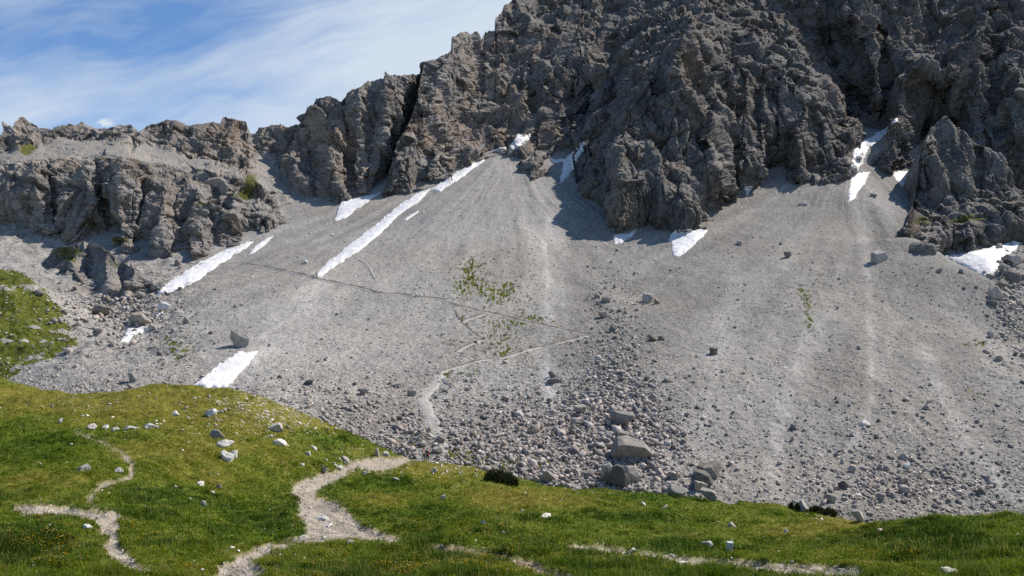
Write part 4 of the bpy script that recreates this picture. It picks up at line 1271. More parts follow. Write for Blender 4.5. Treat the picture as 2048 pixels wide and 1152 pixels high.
def scatter_mesh(name, L, N, size, flat, mat, label, tones, sub=1, nproto=10, sink=0.25):
    """many small stones as one mesh: only for what nobody could count"""
    protos = [rock_hull(9 if sub == 1 else 14, 900 + i) for i in range(nproto * 2)]
    nproto = len(protos)
    n = len(L)
    r = np.random.default_rng(len(name))
    pick = r.integers(0, nproto, n)
    Vs, Fs, Ts, off = [], [], [], 0
    for k in range(nproto):
        idx = np.where(pick == k)[0]
        if not len(idx):
            continue
        PV, PF = protos[k]
        m = len(idx)
        a = r.uniform(0, 2 * math.pi, m); ca_, sa_ = np.cos(a), np.sin(a)
        t1 = r.normal(0, 0.28, m); t2 = r.normal(0.22 if 'scree' in name or 'coarse' in name else 0, 0.28, m)
        X = PV[None, :, 0] * (size[idx] * r.uniform(.75, 1.35, m))[:, None]; Y = PV[None, :, 1] * (size[idx] * r.uniform(.6, 1., m))[:, None]
        Z = (PV[None, :, 2] - sink) * (size[idx] * flat * r.uniform(.6, 1.3, m))[:, None]
        Z = Z + X * t1[:, None] + Y * t2[:, None]
        W = np.stack([X * ca_[:, None] - Y * sa_[:, None] + L[idx, 0:1], X * sa_[:, None] + Y * ca_[:, None] + L[idx, 1:2], Z + L[idx, 2:3]], -1)
        nv = PV.shape[0]
        Vs.append(W.reshape(-1, 3)); Ts.append(np.repeat(tones[idx], nv))
        Fs.append((PF[None] + (np.arange(m) * nv)[:, None, None] + off).reshape(-1, 3))
        off += m * nv
    me = mesh_np(name, np.vstack(Vs), np.vstack(Fs), mat, {'tone': np.concatenate(Ts)}, smooth=False)
    link(name, me, kind='stuff', label=label)


def build_rubble():
    r = np.random.default_rng(21)
    n = 210000
    u = r.uniform(-60, 2110, n); v = r.uniform(270, 1060, n)
    q = stack(u / 40, v / 40, 0 * u)
    cl = fbm(q, 3); cl2 = fbm(q * 3.1 + 9, 2)
    dens = 0.24 + 0.45 * sstep(640, 850, v) * sstep(1450, 1250, u) + 0.25 * sstep(600, 1000, v) * sstep(1250, 1450, u)
    dens += blobs(u, v, [(1230,640,60,120,.5),(1230,800,130,100,.5),(1150,900,180,60,.4),(250,610,110,70,.7),(2025,600,45,110,.6),(1790,960,170,60,.3),(480,690,60,30,.3),(120,560,70,60,.4),(640,640,120,60,.12),(2030,440,50,60,.4)])
    dens *= np.clip(0.8 + 1.1 * cl + 0.7 * cl2, 0.1, 1.8)
    for pl, wd, a in LIGHT_STREAKS:
        d, _, _ = seg_dist(u, v, pl)
        dens *= 1 - min(.9, a * 1.9) * np.exp(-(d / (wd * 1.15)) ** 2)
    dens[(u > 832) & (u < 872) & (v > 895) & (v < 945)] = 0      # the hikers' standing place
    keep = r.random(n) < dens
    u, v = u[keep], v[keep]
    L, N, nm = hits(u, v)
    ok = nm == 'scree'
    L, N, u, v = L[ok], N[ok], u[ok], v[ok]
    m = len(u)
    med = 0.24 + 0.16 * sstep(700, 880, v) * sstep(1450, 1250, u) + blobs(u, v, [(1230,650,50,130,.18),(1240,820,90,90,.18),(1180,900,160,50,.06),(250,610,100,60,.5),(2025,600,45,100,.5),(1790,970,150,50,.12),(2030,440,50,60,.5)])
    size = med * np.exp(r.normal(0, 0.48, m))
    size = np.clip(size, 0.13, 2.2)
    tones = np.clip(r.normal(0.5, 0.22, m), 0, 1)
    small = size * F / L[:, 1] < 7
    scatter_mesh('scree_rubble', L[small], N[small], size[small], 0.42, M_RUBBLE_PALE, 'grey stones strewn thickly over the scree', tones[small], sub=1)
    scatter_mesh('coarse_rubble', L[~small], N[~small], size[~small], 0.72, M_RUBBLE, 'larger broken blocks heaped among the scree', tones[~small], sub=2)
    # loose pale stones in the turf and along the paths
    n = 60000
    u = r.uniform(-20, 2070, n); v = r.uniform(755, 1150, n)
    q = stack(u / 30, v / 16, 0 * u)
    dens = 0.012 + blobs(u, v, [(560,830,150,36,.30),(470,800,90,18,.16),(640,850,80,20,.2),(170,810,120,16,.16),(400,850,60,30,.12),(290,855,60,8,.2),(950,935,140,14,.28),(700,925,100,18,.22),(1660,1034,70,9,.25),(280,925,36,16,.15),(540,1110,60,26,.35),(1100,985,200,12,.08),(880,945,60,20,.2)])
    dens *= np.clip(0.7 + 1.6 * fbm(q, 3), 0.05, 2)
    keep = r.random(n) < dens
    u, v = u[keep], v[keep]
    L, N, nm = hits(u, v)
    ok = (nm == 'meadow')
    L, u, v = L[ok], u[ok], v[ok]
    # gravel on the paths
    n2 = 9000
    u2 = r.uniform(0, 1750, n2 * 6); v2 = r.uniform(860, 1150, n2 * 6)
    L2, _, nm2 = hits(u2, v2)
    L2 = L2[nm2 == 'footpath']
    size = np.concatenate([np.clip(L[:, 1] / F * 3.4 * np.exp(r.normal(0, .5, len(L))), .04, .6), np.clip(L2[:, 1] / F * 1.7 * np.exp(r.normal(0, .5, len(L2))), .02, .25)])
    LL = np.vstack([L, L2])
    scatter_mesh('meadow_gravel', LL, None, size, 0.55, M_PALES, 'small pale stones in the turf and on the footpaths', np.clip(r.normal(.55, .2, len(LL)), 0, 1), sub=1, sink=.3)


build_rubble()


# ------------------------------------------------------------------ hillside trail: a narrow level bench cut into the scree
def plain_mat(name, c1, c2, scale, rough=0.95, bstr=0.6, bd=0.1):
    m, t, b = new_mat(name, rough, 0.1)
    pos = t.n('ShaderNodeNewGeometry').outputs['Position']
    n = t.noise(pos, scale, 5, 0.65)
    t.put(b.inputs['Base Color'], t.mix(t.mr(n, 0.3, 0.7), C4(*c1), C4(*c2)))
    if bstr:
        bump(t, b, n, bstr, bd)
    return m


M_TRAIL = plain_mat("trail_dust", (0.30, 0.28, 0.25), (0.44, 0.415, 0.38), 1.5)
M_BANK = plain_mat("cut_bank_soil", (0.09, 0.074, 0.056), (0.25, 0.225, 0.19), 0.5)
TRAILS = [
 ([(480,528),(520,533),(570,543),(610,552),(632,559),(660,564),(700,573),(735,580),(750,588),(800,590),(850,597),(880,600),(905,611),(950,622),(1000,632),(1050,645),(1080,650),(1120,660),(1174,671)], 0.85, 1.0),
 ([(1174,673),(1120,687),(1060,700),(1010,716),(960,722),(930,731),(890,743),(876,749)], 0.7, 0.5),
 ([(905,622),(915,640),(925,652),(945,668),(963,681)], 0.9, 0.9),
 ([(963,682),(935,693),(912,706)], 0.8, 0.7), ([(912,706),(925,714),(940,724)], 0.8, 0.4),
 ([(965,630),(935,640),(922,649)], 0.8, 0.6),
 ([(876,750),(868,770),(852,785),(842,797),(850,815),(865,850),(878,880),(888,902)], 1.15, 0.1),
 ([(245,531),(290,531),(350,530),(420,529),(480,528)], 0.5, 0.5),
 ([(700,508),(735,530),(750,560)], 0.45, 0.1),
 ([(885,760),(905,775)], 0.4, 0.3),
]


def build_trail():
    V, Q, mi, off = [], [], [], 0
    for pl, wd, bank in TRAILS:
        P = resample(pl, 3.0)
        d = hit_H(H_scree, P[:, 0], P[:, 1], 110, 420, 1600)
        X, Y, _ = unproj(P[:, 0], P[:, 1], d)
        for it in range(3):
            X[1:-1] = (X[:-2] + 2 * X[1:-1] + X[2:]) / 4; Y[1:-1] = (Y[:-2] + 2 * Y[1:-1] + Y[2:]) / 4
        tx, ty = np.gradient(X), np.gradient(Y)
        L = np.hypot(tx, ty) + 1e-9
        nx, ny = -ty / L, tx / L
        s = np.sign(H_scree(X + nx, Y + ny) - H_scree(X - nx, Y - ny)); s = np.sign(s.mean()) or 1
        nx, ny = nx * s, ny * s                       # points uphill
        n = len(X)
        q = stack(X / 2.5, Y / 2.5, 0 * X)
        wv = 0.55 * wd * (1 + 0.6 * fbm(q, 2))
        h0 = H_scree(X, Y)
        bk = bank * np.clip(0.75 + 1.8 * fbm(q / 2 + 5, 2), 0.1, 1.7)
        prof = []
        for o, kind in ((-1.5, 'toe'), (-0.75, 'lip'), (0.75, 'in'), (1.25, 'bank'), (2.1, 'top')):
            xx, yy = X + nx * wv * o, Y + ny * wv * o
            hs = H_scree(xx, yy)
            if kind == 'toe': z = hs - 0.15
            elif kind in ('lip', 'in'): z = np.maximum(h0 + 0.10, hs + 0.05)
            elif kind == 'bank': z = np.maximum(hs, h0) + 0.12 + 0.30 * bk
            else: z = hs - 0.06
            prof.append(np.stack([xx, yy, z], 1))
        W = np.stack(prof, 1)                          # n,5,3
        V.append(W.reshape(-1, 3))
        a = np.arange(n * 5).reshape(n, 5) + off
        for c in range(4):
            Q.append(np.stack([a[:-1, c], a[:-1, c + 1], a[1:, c + 1], a[1:, c]], 1)); mi.append(np.full(n - 1, 1 if c >= 2 and bank > .25 else 0))
        off += n * 5
    me = mesh_np('trail', np.vstack(V), np.vstack(Q), M_TRAIL)
    me.materials.append(M_BANK)
    me.polygons.foreach_set('material_index', np.concatenate(mi).astype(np.int32))
    me.update()
    link('trail', me, kind='structure')


build_trail()

# ------------------------------------------------------------------ turf: blades, flowers, tufts
def mat_grass():
    m, t, b = new_mat("grass_blades", 0.75, 0.15)
    c = t.attr('col', 'Color')
    t.put(b.inputs['Base Color'], c)
    tr = t.n('ShaderNodeBsdfTranslucent', inp={0: t.mix(1.0, c, C4(1.25, 1.25, 0.6), 'MULTIPLY')})
    mx = t.n('ShaderNodeMixShader', inp={0: 0.35, 1: b.outputs[0], 2: tr.outputs[0]})
    out = [n for n in m.node_tree.nodes if n.type == 'OUTPUT_MATERIAL'][0]
    t.t.links.new(mx.outputs[0], out.inputs[0])
    return m


M_BLADE = mat_grass()


def blades(name, L, h, wd, col, label, per=1, spread=0.0, lean=0.45, seed=3):
    """single tapering blades standing on given points, merged because nobody could count them"""
    r = np.random.default_rng(seed)
    n = len(L) * per
    B = np.repeat(L, per, 0) + (r.normal(0, 1, (n, 3)) * np.array([1, 1, 0])) * np.repeat(np.broadcast_to(spread, len(L)), per)[:, None]
    hh = np.repeat(h, per) * r.uniform(.55, 1.3, n); ww = np.repeat(wd, per) * r.uniform(.7, 1.3, n)
    a = r.uniform(0, 2 * np.pi, n)
    sx2 = np.cos(a) * ww * .5; sy2 = np.sin(a) * ww * .5
    ln = r.normal(0, lean, (n, 2)) * hh[:, None]
    V = np.empty((n, 3, 3), np.float32)
    V[:, 0] = B + np.stack([-sx2, -sy2, -0.12 * hh], 1); V[:, 1] = B + np.stack([sx2, sy2, -0.12 * hh], 1)
    V[:, 2] = B + np.stack([ln[:, 0], ln[:, 1], hh], 1)
    c = np.repeat(col, per, 0) * r.uniform(.72, 1.3, (n, 1))
    C = np.concatenate([c, np.ones((n, 1))], 1)
    C = np.repeat(C, 3, 0)
    C[0::3, :3] *= 0.75; C[1::3, :3] *= 0.75
    me = mesh_np(name, V.reshape(-1, 3), np.arange(n * 3).reshape(n, 3), M_BLADE, {'col': C}, smooth=False)
    return link(name, me, kind='stuff', label=label)


def build_grass():
    r = np.random.default_rng(31)
    n = 560000
    u = r.uniform(-320, 2380, n); v = 760 + 440 * r.random(n) ** 0.72
    # distance where each sight line meets the turf
    D = np.exp(np.linspace(math.log(9), math.log(128), 420))
    tt = np.linspace(-0.85, 0.85, 1060)
    Hg = np.empty((len(tt), len(D)))
    for k in range(0, len(tt), 100):
        X = tt[k:k + 100, None] * D[None]
        Hg[k:k + 100] = H_meadow(X.ravel(), np.repeat(D[None], X.shape[0], 0).ravel()).reshape(X.shape)
    a, b = ray(u, v)
    k = np.clip(np.searchsorted(tt, a), 0, len(tt) - 1)
    d = np.full(n, np.nan)
    for s in range(0, n, 20000):
        e = slice(s, s + 20000)
        g = b[e, None] * D[None] < Hg[k[e]]
        has = g.any(1); j = g.argmax(1)
        d[e] = np.where(has, D[j], np.nan)
    ok = ~np.isnan(d)
    d = d * np.exp(r.uniform(-.006, .006, n))
    a, u, v, d = a[ok], u[ok], v[ok], d[ok]
    x, y = a * d, d
    z = H_meadow(x, y)
    pf, br = path_field(x, y, z)
    q = stack(x, y, z)
    patchy = fbm(q / 2.3 + 71, 3)
    stony = np.clip(blobs(u, v, [(560,835,190,45,1.),(480,800,90,18,.5),(170,810,130,18,.6),(950,935,150,14,1.),(700,905,110,20,.5),(1640,1035,80,10,.6)]), 0, 1)
    keep = (pf < -1.5 - 3 * r.random(len(u))) & (r.random(len(u)) < np.clip(1.0 + patchy - 0.55 * stony, .15, 1)) & (z > H_scree(x, y) - 0.3)
    x, y, z, u, v, d, q, pf, patchy = (w_[keep] for w_ in (x, y, z, u, v, d, q, pf, patchy))
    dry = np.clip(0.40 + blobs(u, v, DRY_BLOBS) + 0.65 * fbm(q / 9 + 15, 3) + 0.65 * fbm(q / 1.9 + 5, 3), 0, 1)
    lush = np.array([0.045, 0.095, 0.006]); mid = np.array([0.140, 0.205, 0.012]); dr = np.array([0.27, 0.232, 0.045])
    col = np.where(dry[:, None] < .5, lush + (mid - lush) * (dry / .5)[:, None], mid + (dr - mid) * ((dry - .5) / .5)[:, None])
    dark = r.random(len(u)) < 0.14
    col[dark] *= 0.6
    lightb = r.random(len(u)) < 0.07
    col[lightb] = col[lightb] * 1.5 + np.array([0.04, 0.035, 0.01])
    px = d / F                                     # size of one picture point at this distance
    rank = np.clip(1 + 1.6 * fbm(q / 1.6 + 33, 3), .45, 2.0) * np.clip(1.15 - .5 * dry, .6, 1.2)
    h = np.clip(px * 4.6, 0.11, 0.24) * rank
    wd = np.maximum(px * 1.7, 0.014)
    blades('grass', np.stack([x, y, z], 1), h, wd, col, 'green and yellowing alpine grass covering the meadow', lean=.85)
    # taller dark grass in the dips beside the gravel path
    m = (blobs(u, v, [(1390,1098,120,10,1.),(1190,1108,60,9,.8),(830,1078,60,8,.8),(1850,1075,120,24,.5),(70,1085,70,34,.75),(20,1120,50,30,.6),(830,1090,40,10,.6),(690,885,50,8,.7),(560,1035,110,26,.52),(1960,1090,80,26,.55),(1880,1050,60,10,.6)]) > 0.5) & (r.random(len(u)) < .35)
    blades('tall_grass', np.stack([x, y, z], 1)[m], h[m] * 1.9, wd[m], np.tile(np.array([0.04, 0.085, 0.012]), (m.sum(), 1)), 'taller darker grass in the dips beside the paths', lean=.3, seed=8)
    # pale seed stalks standing above the turf
    m = (d < 52) & (r.random(len(u)) < .045 * np.clip(1 + 2 * fbm(q / 3 + 66, 2), 0, 2))
    blades('grass_stalks', np.stack([x, y, z], 1)[m], np.clip(h[m] * 2.3, .2, .42), wd[m] * .55, np.tile(np.array([0.36, 0.32, 0.13]), (m.sum(), 1)), 'pale dry seed stalks standing above the turf', lean=.22, seed=12)
    # flowers
    fm = np.clip(blobs(u, v, [(1000,1120,120,26,.7),(1240,1128,90,16,1.),(1000,1075,120,20,.5),(830,1045,60,16,.7),(640,1130,160,24,.7),(420,1140,90,16,.8),(120,1090,130,50,.6),(300,1100,60,40,.4),(860,1140,120,20,.8),(1800,1125,240,24,.5),(1600,1110,160,14,.35),(1750,1080,120,24,.3),(250,1060,200,60,.25),(560,1030,80,20,.2),(900,1060,200,14,.3)]), 0, 1)
    fm *= np.clip(.35 + 2.2 * fbm(q / 1.1 + 55, 3), 0, 1.2)
    f = r.random(len(u)) < fm * 0.30
    Lf = np.stack([x, y, z + h * 0.85], 1)[f]; s = np.clip(px[f] * 2.5, 0.03, .10) * r.uniform(.6, 1.2, f.sum())
    yel = np.array([0.62, 0.40, 0.012]); wht = np.array([0.72, 0.70, 0.5])
    cf = np.where((r.random(f.sum()) < .86)[:, None], yel, wht)
    OV = np.array([[1, 0, 0], [0, 1, 0], [-1, 0, 0], [0, -1, 0], [0, 0, .5], [0, 0, -.4]]) * 0.5
    OF = np.array([[0, 1, 4], [1, 2, 4], [2, 3, 4], [3, 0, 4], [1, 0, 5], [2, 1, 5], [3, 2, 5], [0, 3, 5]])
    V = (OV[None] * s[:, None, None] + Lf[:, None]).reshape(-1, 3)
    Fq = (OF[None] + (np.arange(len(s)) * 6)[:, None, None]).reshape(-1, 3)
    C = np.repeat(np.concatenate([cf, np.ones((len(s), 1))], 1), 6, 0)
    link('flowers', mesh_np('flowers', V, Fq, M_BLADE, {'col': C}, smooth=False), kind='stuff', label='small yellow and white flowers dotted through the grass')


build_grass()


def build_scree_tufts():
    r = np.random.default_rng(41)
    n = 90000
    u = r.uniform(-30, 2070, n); v = r.uniform(470, 990, n)
    uj = u + 8 * fbm(stack(u / 12, v / 12, 0 * u), 2); vj = v + 6 * fbm(stack(u / 12, v / 12, 0 * u + 5), 2)
    k = 1.7 * blobs(uj, vj, GRASS_SPOTS) * np.clip(.35 + 2 * fbm(stack(u / 7, v / 7, 0 * u + 9), 2), 0, 1.5)
    k = np.maximum(k, 0.40 * (signed(uj, vj, GREEN_KNOLL) > 0) * np.clip(.7 + 2 * fbm(stack(u / 20, v / 14, 0 * u + 19), 3), 0, 1))
    m = r.random(n) < k * 0.8
    u, v = u[m], v[m]
    L, N, nm = hits(u, v)
    ok = (nm == 'scree')
    L = L[ok]; px = L[:, 1] / F
    mix = r.random((len(L), 1))
    col = np.array([0.05, 0.065, 0.008]) * (1 - mix) + np.array([0.12, 0.118, 0.022]) * mix
    blades('mountain_grass', L, np.clip(px * 2.6, .2, .5), px * 1.6, col, 'scattered low green tufts growing on the scree', per=5, spread=px * 1.4, lean=.6, seed=9)


build_scree_tufts()

# ------------------------------------------------------------------ dwarf pines
M_NEEDLE = plain_mat("pine_needles", (0.020, 0.036, 0.012), (0.060, 0.082, 0.026), 3.0, 0.6, 0)
M_NEEDLE_RUST = plain_mat("pine_needles_rusty", (0.050, 0.040, 0.014), (0.12, 0.095, 0.032), 2.0, 0.7, 0)
M_BARK = plain_mat("pine_bark", (0.06, 0.042, 0.03), (0.13, 0.10, 0.075), 6.0)


def tube(bm, pts, r0, r1, sides=6):
    rings = []
    for i, p in enumerate(pts):
        p = Vector(p)
        d = (Vector(pts[min(i + 1, len(pts) - 1)]) - Vector(pts[max(i - 1, 0)])).normalized()
        a = d.orthogonal().normalized(); b = d.cross(a)
        rr = r0 + (r1 - r0) * i / (len(pts) - 1)
        rings.append([bm.verts.new(p + (a * math.cos(2 * math.pi * k / sides) + b * math.sin(2 * math.pi * k / sides)) * rr) for k in range(sides)])
    for A, B in zip(rings[:-1], rings[1:]):
        for k in range(sides):
            bm.faces.new((A[k], A[(k + 1) % sides], B[(k + 1) % sides], B[k]))
    bm.faces.new(rings[0][::-1]); bm.faces.new(rings[-1])


def dwarf_pine(u0, v0, u1, v1, hpx, lab, rust, seed, n=1500):
    r = np.random.default_rng(seed)
    A, _, _ = hit(u0, v0); B, _, _ = hit(u1, v1)
    if A is None or B is None:
        return
    s = (A.y + B.y) / 2 / F
    root = link('dwarf_pine', None, label=lab, category='shrub', group='dwarf pines at the meadow edge')
    C = (A + B) / 2
    root.location = C
    ln = (B - A).length; hgt = hpx * s
    bmst = bmesh.new()
    V, Fq = [], []
    lobes = []
    nl = max(3, int(ln / 0.9))
    for i in range(nl):
        t = (i + .5) / nl
        P = A.lerp(B, t) - C
        lobes.append((P + Vector((r.normal() * .15, r.uniform(-.5, .5), 0)), (0.75 + .35 * r.random()) * hgt * (0.75 + .5 * math.sin(math.pi * t)), ln / nl * r.uniform(.8, 1.1)))
    for P, hh, rd in lobes:
        for k in range(3):
            e = P + Vector((r.normal() * rd * .5, r.normal() * rd * .5, hh * r.uniform(.5, .8)))
            m = P.lerp(e, .5) + Vector((r.normal() * .15, r.normal() * .15, 0))
            tube(bmst, [P - Vector((0, 0, .15)), m, e], .05, .015)
        for k in range(n // nl):
            d = r.normal(size=3); d[2] = abs(d[2]); d /= np.linalg.norm(d)
            rr = r.uniform(.35, 1.0) ** .5
            c = np.array(P) + d * np.array([rd, rd * .9, hh]) * rr * r.uniform(.85, 1.12)
            up = d * .5 + np.array([0, 0, 1.0]) + r.normal(size=3) * .25; up /= np.linalg.norm(up)
            l = r.uniform(.18, .38)
            for q in range(6):                       # a sprig: narrow needles round a shoot
                sd = r.normal(size=3); sd -= up * sd.dot(up); sd /= np.linalg.norm(sd)
                o = len(V)
                w = .028
                pr = np.cross(up, sd)
                V += [c + pr * w, c - pr * w, c + up * l + sd * l * .42]
                Fq.append((o, o + 1, o + 2))
    me = mesh_np('crown', np.array(V), np.array(Fq), M_NEEDLE, smooth=False)
    me.materials.append(M_NEEDLE_RUST)
    cen = np.array(V)[::3]
    me.polygons.foreach_set('material_index', ((fbm(cen / .8 + seed, 2) + rust * r.random(len(cen))) > .33).astype(np.int32))
    link('crown', me, root)
    ms = bpy.data.meshes.new('stem'); bmst.to_mesh(ms); bmst.free(); ms.materials.append(M_BARK)
    link('stem', ms, root)


dwarf_pine(972, 962, 1030, 976, 26, "dark round dwarf pine bush where the meadow meets the rubble", 0.35, 3, 1900)
dwarf_pine(1584, 1020, 1598, 1023, 12, "small dark pine clump left of the dark blotched boulder", 0.1, 5, 500)
dwarf_pine(1622, 1026, 1668, 1035, 14, "long low rusty pine scrub right of the dark blotched boulder", 0.7, 6, 1100)


# ------------------------------------------------------------------ metal box beside the gravel path
def build_box():
    loc, _, _ = hit(1459, 1104)
    s = loc.y / F
    wb, hb = 11 * s, 17 * s
    M_G = plain_mat("galvanised_metal", (0.36, 0.40, 0.45), (0.46, 0.50, 0.55), 9.0, 0.45, 0.1, 0.01)
    M_W = plain_mat("white_paint", (0.72, 0.72, 0.70), (0.82, 0.82, 0.80), 12.0, 0.5, 0.1, 0.01)
    M_D = plain_mat("dark_slot", (0.03, 0.03, 0.03), (0.05, 0.05, 0.05), 9.0, 0.6, 0)
    root = link('metal_box', None, label="pale grey metal box with a white top standing in the grass above the gravel path", category='box')
    root.location = loc; root.rotation_euler = (0.05, 0.06, R(14))

    def boxm(name, x0, x1, y0, y1, z0, z1, mat, taper=1.0, bev=0.008):
        bm = bmesh.new()
        bmesh.ops.create_cube(bm, size=1)
        for v in bm.verts:
            k = taper if v.co.z < 0 else 1
            v.co = Vector(((x0 + x1) / 2 + v.co.x * (x1 - x0) * k, (y0 + y1) / 2 + v.co.y * (y1 - y0) * k, z0 + (v.co.z + .5) * (z1 - z0)))
        bmesh.ops.bevel(bm, geom=bm.edges[:], offset=bev, segments=2, affect='EDGES')
        me = bpy.data.meshes.new(name); bm.to_mesh(me); bm.free(); me.materials.append(mat)
        return link(name, me, root)
    boxm('body', -wb / 2, wb / 2, -wb * .4, wb * .4, -.1, hb, M_G, 0.86)
    lid = boxm('lid', -wb * .54, wb * .54, -wb * .46, wb * .46, hb + .003, hb + .05, M_W)
    sl = boxm('slot', -wb * .12, wb * .2, -wb * .1, wb * .06, hb + .0535, hb + .061, M_D, 1, .003)
    sl.parent = lid
    hd = boxm('handle', wb * .22, wb * .34, wb * .05, wb * .2, hb + .053, hb + .16, M_W, 1.2, .01)
    hd.parent = lid


build_box()


# ------------------------------------------------------------------ walkers
def skinned(name, joints, bones, mat, parent, sub=2):
    """one continuous surface grown round a skeleton: joints = {key: (x, y, z, radius_x, radius_y)}"""
    keys = list(joints)
    me = bpy.data.meshes.new(name)
    me.from_pydata([joints[k][:3] for k in keys], [(keys.index(a), keys.index(b)) for a, b in bones], [])
    o = bpy.data.objects.new(name, me); COL.objects.link(o)
    md = o.modifiers.new('s', 'SKIN')
    for i, k in enumerate(keys):
        j = joints[k]
        me.skin_vertices[0].data[i].radius = (j[3], j[4] if len(j) > 4 else j[3])
        me.skin_vertices[0].data[i].use_root = (i == 0)
    o.modifiers.new('d', 'SUBSURF').levels = sub
    bpy.context.view_layer.update()
    ev = o.evaluated_get(bpy.context.evaluated_depsgraph_get())
    m2 = bpy.data.meshes.new_from_object(ev)
    bpy.data.objects.remove(o); bpy.data.meshes.remove(me)
    m2.name = name
    m2.materials.clear(); m2.materials.append(mat)
    m2.polygons.foreach_set('use_smooth', np.ones(len(m2.polygons), bool))
    return link(name, m2, parent)


def solid(name, c, rough=0.8):
    return plain_mat(name, tuple(x * .85 for x in c), tuple(min(1, x * 1.12) for x in c), 14.0, rough, 0)


M_SKIN = solid("skin", (0.52, 0.33, 0.24), 0.6)
M_BOOT = solid("boots", (0.05, 0.04, 0.035))


def ball(name, c, r3, mat, parent, noise=0.0, sub=3, cut=None):
    V, Fc = ICO[sub]
    V = V * np.array(r3)
    if cut is not None:
        V[:, 2] = np.maximum(V[:, 2], cut)
    V = V * (1 + noise * fbm(V * 9 + 3, 2))[:, None] + np.array(c)
    return link(name, mesh_np(name, V, Fc, mat), parent)


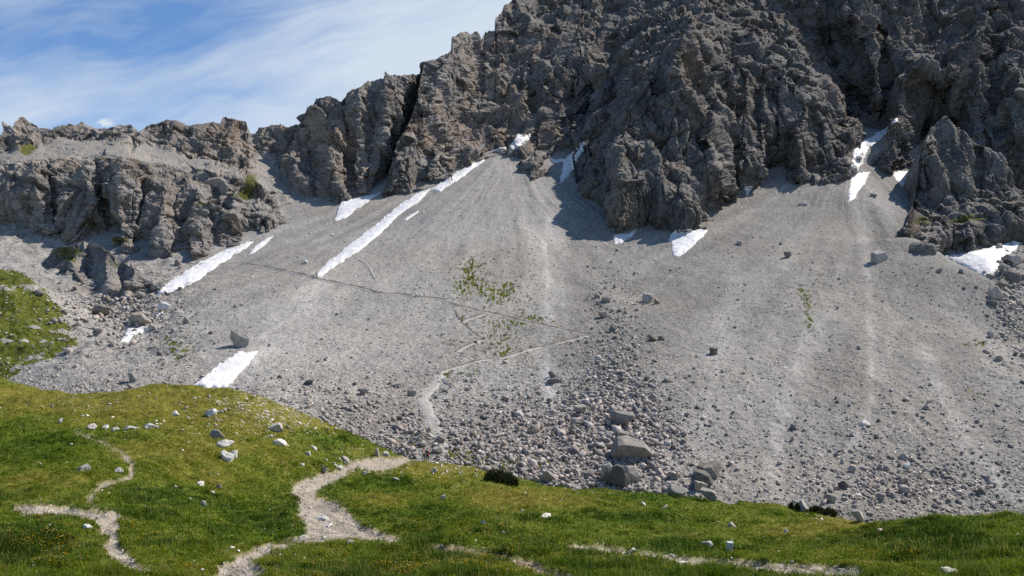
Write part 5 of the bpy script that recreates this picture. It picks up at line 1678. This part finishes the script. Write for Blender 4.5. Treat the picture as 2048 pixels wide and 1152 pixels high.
def walker(u, v, yaw, lab, jacket, trousers, hair, packs, stride=0.16, hgt=1.75, hat=None):
    loc, _, _ = hit(u, v)
    root = link('person', None, label=lab, category='person', group='hikers')
    root.location = loc
    root.rotation_euler = (0, 0, yaw)
    k = hgt / 1.75
    root.scale = (k, k, k)
    J = {'pelvis': (0, 0, .95, .13, .10), 'waist': (0, .01, 1.08, .125, .095), 'chest': (0, .03, 1.30, .155, .11), 'neck0': (0, .04, 1.46, .07, .06), 'neck': (0, .05, 1.52, .052, .055),
         'head0': (0, .06, 1.585, .070, .085), 'head1': (0, .07, 1.66, .078, .098), 'head2': (0, .065, 1.73, .055, .07),
         'nose': (0, .165, 1.63, .014, .014)}
    Bn = [('pelvis', 'waist'), ('waist', 'chest'), ('chest', 'neck0'), ('neck0', 'neck'), ('neck', 'head0'), ('head0', 'head1'), ('head1', 'head2'), ('head1', 'nose')]
    arm, leg = [], []
    for s in (-1, 1):
        n = 'r' if s > 0 else 'l'
        f = stride * s
        J.update({'sh' + n: (s * .18, .03, 1.41, .058), 'el' + n: (s * .25, .0 - f * .5, 1.13, .043), 'wr' + n: (s * .25, .14 - f * .9, .93, .028), 'pa' + n: (s * .245, .17 - f, .86, .034, .02),
                  'hip' + n: (s * .09, 0, .88, .085), 'kn' + n: (s * .10, .05 + f * .8, .50, .058), 'ca' + n: (s * .10, .0 + f * 1.0, .34, .055), 'an' + n: (s * .10, -.02 + f * 1.25, .09, .036), 'to' + n: (s * .12, .14 + f * 1.25, .04, .036, .026)})
        Bn += [('chest', 'sh' + n), ('sh' + n, 'el' + n), ('el' + n, 'wr' + n), ('wr' + n, 'pa' + n), ('pelvis', 'hip' + n), ('hip' + n, 'kn' + n), ('kn' + n, 'ca' + n), ('ca' + n, 'an' + n), ('an' + n, 'to' + n)]
        px, py, pz = J['pa' + n][:3]
        for i, (dx, ln) in enumerate(((-.024, .062), (-.008, .075), (.008, .07), (.023, .055))):
            a, b = 'f%d' % i + n, 'g%d' % i + n
            J[a] = (px + dx * .5, py + .03 + dx * .3, pz - .045, .0085); J[b] = (px + dx * .5 - s * .012, py + .05 + dx * .3, pz - .045 - ln * .6, .007)
            Bn += [('pa' + n, a), (a, b)]
        J['th' + n] = (px - s * .03, py + .03, pz - .015, .0095); J['ti' + n] = (px - s * .04, py + .055, pz - .045, .008)
        Bn += [('pa' + n, 'th' + n), ('th' + n, 'ti' + n)]
    skinned('body', J, Bn, M_SKIN, root)
    g = lambda key, dr: (*J[key][:3], *[x + dr for x in J[key][3:]])
    jk = {a: g(a, .022) for a in ('pelvis', 'waist', 'chest', 'neck0', 'shl', 'ell', 'wrl', 'shr', 'elr', 'wrr')}
    skinned('jacket', jk, [('pelvis', 'waist'), ('waist', 'chest'), ('chest', 'neck0'), ('chest', 'shl'), ('shl', 'ell'), ('ell', 'wrl'), ('chest', 'shr'), ('shr', 'elr'), ('elr', 'wrr')], jacket, root)
    tr = {a: g(a, .018) for a in ('pelvis', 'hipl', 'knl', 'cal', 'hipr', 'knr', 'car')}
    for n in 'lr':
        x, y, z = J['an' + n][:3]; tr['an' + n] = (x, y, z + .04, .06)
    skinned('trousers', tr, [('pelvis', 'hipl'), ('hipl', 'knl'), ('knl', 'cal'), ('cal', 'anl'), ('pelvis', 'hipr'), ('hipr', 'knr'), ('knr', 'car'), ('car', 'anr')], trousers, root)
    for n in 'lr':
        skinned('boot', {'a': (*J['an' + n][:3], .055), 'b': (J['an' + n][0], J['an' + n][1] - .03, .05, .055), 'c': (*J['to' + n][:3], .052, .045)}, [('a', 'b'), ('b', 'c')], M_BOOT, root)
    ball('hair', (0, .045, 1.69), (.105, .115, .12), hair, root, .05, cut=-.05)
    if hat:
        ball('cap', (0, .06, 1.735), (.108, .135, .085), hat, root, 0, cut=-.01)
    for nm, c, sz, mt in packs:
        bm = bmesh.new(); bmesh.ops.create_cube(bm, size=1)
        for vv in bm.verts:
            tp = .86 if vv.co.z > 0 else 1
            vv.co = Vector((c[0] + vv.co.x * sz[0] * tp, c[1] + vv.co.y * sz[1] * tp, c[2] + vv.co.z * sz[2]))
        bmesh.ops.bevel(bm, geom=bm.edges[:], offset=min(sz) * .28, segments=3, affect='EDGES')
        me = bpy.data.meshes.new(nm); bm.to_mesh(me); bm.free(); me.materials.append(mt)
        me.polygons.foreach_set('use_smooth', np.ones(len(me.polygons), bool))
        link(nm, me, root)
    return root


def build_people():
    dkblue, black, teal = solid("dark_jacket", (0.02, 0.024, 0.035)), solid("black_cloth", (0.012, 0.012, 0.014)), solid("teal_jacket", (0.04, 0.20, 0.23))
    red, coral, mint, white, dhair = solid("red_pack", (0.62, 0.05, 0.03)), solid("coral_pack", (0.80, 0.27, 0.17)), solid("mint_pack", (0.60, 0.82, 0.77)), solid("white_strap", (0.75, 0.74, 0.72)), solid("dark_hair", (0.02, 0.015, 0.012))
    brown, plum = solid("brown_hair", (0.09, 0.06, 0.03)), solid("plum_pack", (0.07, 0.035, 0.045))
    walker(847.5, 922, R(-8), "left hiker in a teal jacket with a coral and mint backpack, seen from behind", teal, black, brown,
           [('backpack', (0, -.20, 1.24), (.32, .22, .44), coral), ('pack_pocket', (.02, -.33, 1.10), (.24, .10, .22), mint), ('side_pouch', (.0, -.19, .98), (.26, .16, .10), mint)], stride=.14, hgt=1.82)
    walker(855.0, 922.5, R(6), "right hiker in dark clothes with a plum and red backpack, seen from behind", dkblue, black, dhair,
           [('backpack', (0, -.20, 1.26), (.32, .22, .46), plum), ('pack_pocket', (.05, -.33, 1.08), (.20, .11, .20), red), ('pack_lid', (0, -.20, 1.52), (.28, .20, .08), white), ('rolled_mat', (.21, -.20, 1.26), (.10, .14, .42), coral)], stride=-.15, hgt=1.9, hat=black)
    walker(633.5, 556.5, R(-70), "lone distant walker in dark clothes where the trail meets the longest snow ribbon", dkblue, black, dhair, [('backpack', (0, -.20, 1.25), (.30, .2, .44), black)], stride=.16)


build_people()
